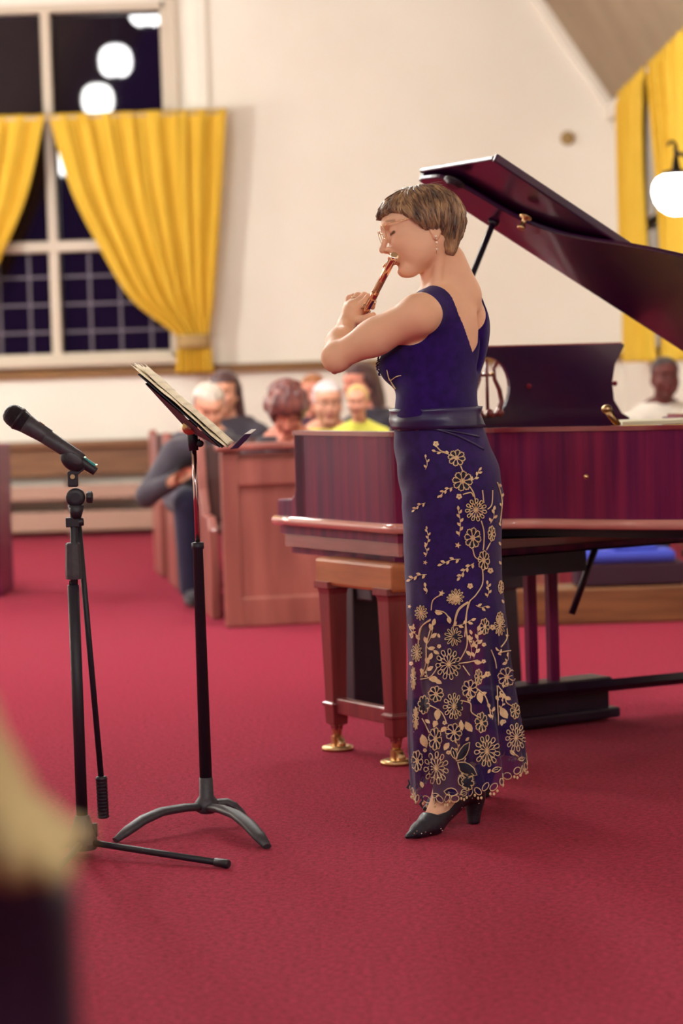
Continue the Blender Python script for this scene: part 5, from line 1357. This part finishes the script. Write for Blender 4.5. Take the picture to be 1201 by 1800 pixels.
# two loose threads at the hem, and the stitched sprig on the bodice
for (px, py, L) in ((741, 1398, 22), (718, 1370, 16)):
    lt = MB(); a = W(px, py, -.06); lt.tube([a, a + Vector((.003, 0, -.012)), a + Vector((-.004, 0, -.022)), a + Vector((.002, 0, -L / 680))], [.002, .003, .0035, .002], 6); lt.build('loose_thread', M['applique'], skirt)
e2 = Emb(False, bbv); e2.stem([(681, 650), (684, 663), (687, 668), (697, 662), (706, 660)], .0013); e2.stem([(684, 663), (690, 674), (696, 684)], .0013); e2.stem([(687, 668), (692, 676), (697, 683)], .0013)
e2.m.build('stitched_sprig', M['thread'], bod)
e3 = MB()
for k in range(40):
    py = 628 + k * .8; h_ = None
    for px in range(664, 700):
        h_ = on_skirt(px, py, False, bbv)
        if h_ is not None: break
    if h_ is not None: e3.ell(h_ + Vector((rr.uniform(-.004, .002), 0, 0)), (.0024, .003, .0016), None, 6, 5)
e3.build('ruffle_edge', M['velvet'], bod)

# ---- shoes
for n_, (toe, heel, lab) in enumerate(((toeL, heelL, 'sparkling black pointed high-heeled pump nearest the camera'), (toeR, heelR, 'black high-heeled pump behind, mostly hidden by the embroidered hem'))):
    c_ = (toe + heel) / 2; rx = .22
    Sh = SDF(seq(c_.x - rx, c_.x + rx, .003), seq(c_.y - rx, c_.y + rx, .003), seq(-.02, .18, .003))
    q = foot(Sh, toe, heel, 'shoe')
    e_ = (toe - heel).normalized(); nn = Vector((-e_.y, e_.x, 0))
    X, Y, Z = Sh.pts(); 
    al = ((X - q(0, 0).x) * e_.x + (Y - q(0, 0).y) * e_.y) / .262 + 0 * Z
    sole = np.interp(al, [-.2, .1, .3, .5, .68, .8, 1.1], [.062, .060, .050, .030, .004, .002, .004])
    topl = np.interp(al, [-.2, .0, .15, .32, .48, .60, .70, .76, .77], [.152, .150, .132, .100, .074, .058, .052, .060, .5])
    Sh.F = np.maximum(np.maximum(Sh.F, (sole - Z)), (Z - topl) * .8).astype(np.float32)
    Sh.cap(q(.03, .070), q(.05, .016), .030, .0165, .012); Sh.cap(q(.05, .02), q(.05, .006), .0165, .0165, .004)
    Sh.F = np.maximum(Sh.F, (.001 - Z) + 0 * Sh.F).astype(np.float32)
    SV, SQ = Sh.mesh(); o = np_mesh('shoe', SV, SQ, M['sequin'], None, smooth_iter=2)
    tag(o, lab, 'shoe', 'high-heeled pumps')
    if n_ == 0:
        shb = BVHTree.FromPolygons([tuple(v) for v in SV], [tuple(int(i) for i in q_) for q_ in SQ]); sq = MB()
        for (px, py) in ((728, 1465), (733, 1461), (741, 1465), (748, 1463), (757, 1465), (775, 1457), (777, 1460), (768, 1468), (795, 1434), (826, 1399), (830, 1403), (752, 1471), (812, 1420), (842, 1412)):
            h_ = on_skirt(px, py, False, shb, .0003)
            if h_ is not None: sq.ell(h_, (.0021, .0012, .0019), None, 6, 4)
        sq.build('sequins', M['silver'], o)['kind'] = 'stuff'
# ================================================================== THE LISTENERS
def cloth_mat(name, col, dark=None):
    return mat(name, col, 0.85, sheen=0.2, bump=(90, 0.4, 0.006), noise=((9, 9, 9), dark or tuple(c * .75 for c in col[:3]) + (1,), 4))
CM = {'charcoal': cloth_mat('charcoal jacket cloth', srgb(62, 54, 66)), 'black': cloth_mat('black jumper cloth', srgb(34, 26, 42)), 'navy': cloth_mat('navy trouser cloth', srgb(34, 30, 66)),
      'lime': cloth_mat('lime yellow cloth', srgb(232, 226, 90)), 'white': cloth_mat('white shirt cloth', srgb(238, 226, 212)), 'grey': cloth_mat('grey cardigan cloth', srgb(120, 104, 112)), 'plum': cloth_mat('plum cloth', srgb(80, 40, 60))}
HM = {'grey': hair_mat('grey hair', srgb(170, 152, 140), srgb(200, 184, 170), srgb(224, 210, 196)), 'white': hair_mat('white hair', srgb(198, 180, 184), srgb(222, 206, 208), srgb(238, 226, 224)),
      'auburn': hair_mat('auburn hair', srgb(70, 26, 30), srgb(104, 44, 40), srgb(132, 64, 48)), 'dark': hair_mat('dark hair', srgb(52, 26, 34), srgb(72, 40, 42), srgb(92, 56, 50)),
      'ginger': hair_mat('ginger hair', srgb(140, 78, 46), srgb(172, 106, 64), srgb(196, 130, 80)), 'blond': hair_mat('blond hair', srgb(200, 164, 92), srgb(222, 188, 116), srgb(236, 206, 140)), 'black': hair_mat('black hair', srgb(30, 16, 22), srgb(42, 24, 28), srgb(56, 34, 34))}
SKN = {'fair': skin_mat('fair skin', srgb(226, 166, 140), srgb(180, 90, 90), srgb(90, 60, 50)), 'dark': skin_mat('deep brown skin', srgb(98, 48, 44), srgb(110, 44, 48), srgb(30, 16, 18)), 'rosy': skin_mat('rosy skin', srgb(222, 146, 126), srgb(180, 80, 84), srgb(100, 60, 50))}
def listener(headpx, row, label, skin='fair', hair_='dark', style='short', top='black', legs_='navy', az=-pi / 2, pitch=10, roll=0, arms='lap', lean=.06, sc=1.0, seat=.47, glasses=False):
    """a seated person; headpx = (x, y) of the ear level in the photograph, d = distance"""
    f = Vector((math.cos(az), math.sin(az), 0)); l = ez.cross(f)
    d = row if row > 8 else 12.5 + row
    for it in range(6):
        hp_ = P(*headpx, d); hb = hp_ - f * (.035 + lean * .3) - f * lean * 1.6
        if row < 8: d += (rows_[row][0] + .30) - (hb - P0).dot(pb)
    hd_ = Head(hp_, az, math.radians(pitch), math.radians(roll), sc)
    nb = hp_ - ez * .17 * sc - f * (.035 + lean * .3)
    hip = Vector((nb.x, nb.y, 0)) - f * lean * 1.6; hip.z = seat + .10
    lo = hip - Vector((.62, .62, 0)); lo.z = 0; hi = hip + Vector((.62, .62, 0)); hi.z = hp_.z + .2
    g = .0125
    def skel(S, part, grow=0.0):
        kk = .03
        if part in ('skin', 'top'):
            ch = nb.lerp(hip, .30)
            S.ell(ch - ez * .0, (.105 * sc, .17 * sc, .18 * sc), (f, l, ez), .05, grow=grow); S.ell(nb.lerp(hip, .68), (.11 * sc, .15 * sc, .16 * sc), (f, l, ez), .05, grow=grow)
            S.ell(hip, (.13 * sc, .17 * sc, .12 * sc), (f, l, ez), .05, grow=grow)
            for s_ in (-1, 1): S.cap(nb - ez * .04, nb + l * s_ * .165 * sc - ez * .075, .05 * sc, .055 * sc, .04, grow=grow)
        if part == 'skin':
            S.cap(hd_.w(-.01, 0, -.05), nb - ez * .02, .05 * sc, .055 * sc, .02); hd_.prims(S, True)
        for s_ in (-1, 1):
            sh = nb + l * s_ * .175 * sc - ez * .085
            if arms == 'lap': elb = sh - ez * .27 + f * .05 + l * s_ * .05; wr = elb + f * .20 - ez * .0 - l * s_ * .13
            elif arms == 'face': elb = sh - ez * .17 + f * .20 + l * s_ * .03; wr = hd_.w(.10, -s_ * -.03, -.13) if True else 0
            elif arms == 'rest':
                elb = sh - ez * .20 + f * .10 + l * s_ * .16; wr = elb + f * .14 + ez * .10 - l * s_ * .17
            if part in ('skin', 'top'):
                S.cap(sh, elb, .052 * sc, .042 * sc, .03, grow=grow); e2_ = wr if part == 'skin' else elb.lerp(wr, .88)
                S.cap(elb, e2_, .041 * sc, .027 * sc, .02, grow=grow)
            if part == 'skin':
                dr_ = (wr - elb).normalized(); tip = wr + dr_ * .085; nn = dr_.cross(l).normalized()
                S.cap(wr, wr + dr_ * .06, .026, .030, .012)
                for q in range(4):
                    o_ = l * (q - 1.5) * .019; k1 = wr + dr_ * .085 + o_; k2 = k1 + dr_ * .028 - nn * .012 * (1 if nn.z > 0 else -1); k3 = k2 + dr_ * .014 - nn * .022 * (1 if nn.z > 0 else -1)
                    S.cap(wr + dr_ * .05 + o_ * .8, k1, .0105, .0098, .004); S.cap(k1, k2, .0098, .009, .003); S.cap(k2, k3, .009, .0078, .003)
                S.cap(wr + dr_ * .02 - l * s_ * .02, wr + dr_ * .06 - l * s_ * .048, .012, .010, .006)
        if part in ('skin', 'legs'):
            for s_ in (-1, 1):
                hj = hip + l * s_ * .09 - ez * .02; kn = hj + f * .42 * sc + l * s_ * .03; kn.z = seat + .06; an = kn + f * .0; an.z = .09
                S.cap(hj, kn, .082, .058, .03, grow=grow); S.cap(kn, an, .055, .036, .02, grow=grow if part == 'skin' else grow + .012)
                if part == 'skin': S.cap(an - ez * .045, an + f * .15 - ez * .055, .034, .026, .02)
            if part == 'legs': S.ell(hip - ez * .02, (.14, .18, .11), (f, l, ez), .04, grow=grow)
    gx, gy, gz = seq(lo.x, hi.x, g), seq(lo.y, hi.y, g), seq(lo.z, hp_.z - .17, g)
    fx = sorted(set([round(v, 4) for v in gx if abs(v - hp_.x) > .17] + [round(v, 4) for v in np.arange(hp_.x - .17, hp_.x + .17, .0065)]))
    fy = sorted(set([round(v, 4) for v in gy if abs(v - hp_.y) > .17] + [round(v, 4) for v in np.arange(hp_.y - .17, hp_.y + .17, .0065)]))
    fz = gz + seq(hp_.z - .17, hi.z, .0065)
    root = thing('person', (hip.x, hip.y, 0), label, 'person', 'seated listeners')
    S = SDF(fx, fy, fz); skel(S, 'skin'); V, Qq = S.mesh(); np_mesh('body', V, Qq, SKN[skin], root, hd_.tint(V), smooth_iter=1)
    S = SDF(gx, gy, seq(lo.z, hp_.z, g)); skel(S, 'top', .016)
    X, Y, Z = S.pts(); S.F = np.maximum(S.F, Z - (nb.z + .035) + 0 * S.F).astype(np.float32)
    S.F = np.maximum(S.F, (hip.z - .12) - Z + 0 * S.F).astype(np.float32)
    V, Qq = S.mesh(); np_mesh('jacket' if top in ('charcoal',) else 'top', V, Qq, CM[top], root, smooth_iter=2)
    S = SDF(gx, gy, gz); skel(S, 'legs', .012); V, Qq = S.mesh(); np_mesh('trousers', V, Qq, CM[legs_], root, smooth_iter=2)
    for s_ in (-1, 1):
        sm_ = MB(); kn = hip + l * s_ * .12 + f * .42 * sc; sm_.ell(Vector((kn.x, kn.y, .045)) + f * .07, (.13, .048, .045), (f, l, ez), 16, 10).build('shoe', CM['black'], root)
    # hair
    H = SDF(seq(hp_.x - .2, hp_.x + .2, .0075), seq(hp_.y - .2, hp_.y + .2, .0075), seq(hp_.z - .36, hp_.z + .2, .0075))
    def he(c, r, k=.02, sub=False): H.ell(hd_.w(*c), [q * sc for q in r], hd_.ax, k, sub)
    vol = {'short': 0, 'curly': .022, 'long': .006, 'crop': -.006}[style]
    he((.012, 0, .040), (.104 + vol, .084 + vol, .086 + vol)); he((-.03, 0, .0), (.066 + vol, .076 + vol, .074 + vol))
    if style == 'curly':
        rr_ = random.Random(int(headpx[0]))
        for q in range(60):
            a_, b_ = rr_.uniform(-pi, pi), rr_.uniform(0, 2.0); he((.005 + .118 * math.sin(b_) * math.cos(a_) * .95, .100 * math.sin(b_) * math.sin(a_), .035 + .105 * math.cos(b_)), (.022, .022, .022), .012)
    if style == 'long':
        for s_ in (-1, 1): H.cap(hd_.w(-.01, .062 * s_, .02), hd_.w(-.045, .075 * s_, -.25), .034, .030, .02)
        he((-.07, 0, -.10), (.045, .08, .16))
    X, Y, Z = H.pts(); dX, dY, dZ = X - hp_.x, Y - hp_.y, Z - hp_.z
    lx_ = dX * hd_.F.x + dY * hd_.F.y + dZ * hd_.F.z; lz_ = dX * hd_.U.x + dY * hd_.U.y + dZ * hd_.U.z; lyy = np.abs(dX * hd_.L.x + dY * hd_.L.y + dZ * hd_.L.z)
    face = np.maximum(np.maximum(lz_ - .072, .03 - lx_), (lyy - .078) if style == 'long' else (lyy - .12))
    if style == 'curly': face = np.maximum(np.maximum(lz_ - .045, .045 - lx_), lyy - .06)
    if style not in ('long', 'curly'): face = np.minimum(face, np.maximum(lz_ - (.0 if style == 'short' else -.02), -.01 - lx_)); face = np.minimum(face, lz_ + (.075 if style != 'curly' else .09))
    if style == 'crop': face = np.minimum(face, np.maximum(lz_ - .02, -.05 - lx_))
    H.F = np.maximum(H.F, -face).astype(np.float32); V, Qq = H.mesh(); np_mesh('hair', V, Qq, HM[hair_], root, smooth_iter=1)
    if glasses:
        gl_ = thing('glasses', hd_.w(.135, 0, .02), 'thin glasses worn by the white-haired listener', 'glasses')
        for y in (-1, 1):
            MB().tube([hd_.w(.135, y * (.034 + .022 * math.cos(t_)), .016 + .017 * math.sin(t_)) for t_ in [k / 16 * 2 * pi for k in range(17)]], .0016, 5, cap=False).build('rim', M['iron'], gl_)
            MB().tube([hd_.w(.135, y * .056, .02), hd_.w(.11, y * .07, .024), hd_.w(.0, y * .078, .022)], .0014, 5).build('temple', M['iron'], gl_)
        MB().tube([hd_.w(.135, -.012, .02), hd_.w(.137, .012, .02)], .0014, 5).build('bridge', M['iron'], gl_)
    return root
listener((366, 712), 1, 'grey-haired person in a dark jacket leaning forward at the aisle end of the pews', hair_='grey', style='short', top='charcoal', az=-pi / 2 + .2, pitch=28, arms='rest', lean=.22)
listener((396, 690), 2, 'dark-haired person in a dark top sitting behind the grey-haired listener at the aisle', hair_='dark', style='long', top='charcoal', pitch=10, az=-pi / 2 - .2)
listener((505, 718), 0, 'person with curly auburn hair and a black jumper, head bowed over clasped hands', skin='rosy', hair_='auburn', style='curly', top='black', pitch=34, arms='face', lean=.12)
listener((552, 692), 3, 'ginger-haired person half hidden between the auburn and the white-haired listeners', skin='rosy', hair_='ginger', style='short', top='plum', pitch=5)
listener((576, 708), 1, 'white-haired person with glasses and a lime yellow top', hair_='white', style='short', top='lime', pitch=8, glasses=True, az=-pi / 2 + .1)
listener((640, 676), 2, 'person with long dark hair and dark clothes, face turned to the left', skin='rosy', hair_='dark', style='long', top='black', az=-pi / 2 - .95, pitch=6, lean=.03)
listener((629, 704), 0, 'small blond person in a bright lime yellow top in front of the long-haired listener', hair_='blond', style='short', top='lime', az=-pi / 2 - .1, pitch=14, sc=.66, seat=.45)
listener((1168, 664), 13.4, 'dark-skinned person in a white shirt at the right edge behind the piano', skin='dark', hair_='black', style='crop', top='white', az=-pi / 2 + .1, pitch=4)
# chair under the listener on the right
rp = P(1168, 664, 13.4)
o = thing('chair', (rp.x, rp.y + .1, 0), 'plain dark wooden chair under the listener in the white shirt', 'chair')
MB().box((rp.x, rp.y + .05, .45), (.42, .42, .04)).build('seat', M['pew_dark'], o, bevel=.01)
MB().box((rp.x, rp.y + .27, .75), (.40, .03, .28)).build('backrest', M['pew_dark'], o, bevel=.01)
for i in (-1, 1):
    for j in (-1, 1): MB().box((rp.x + i * .18, rp.y + .05 + j * .18, .215 if j < 0 else .4), (.035, .035, .43 if j < 0 else .8)).build('leg', M['pew_dark'], o, bevel=.004)
for r_ in ROOTS:
    if '_w' in r_.keys(): del r_['_w']
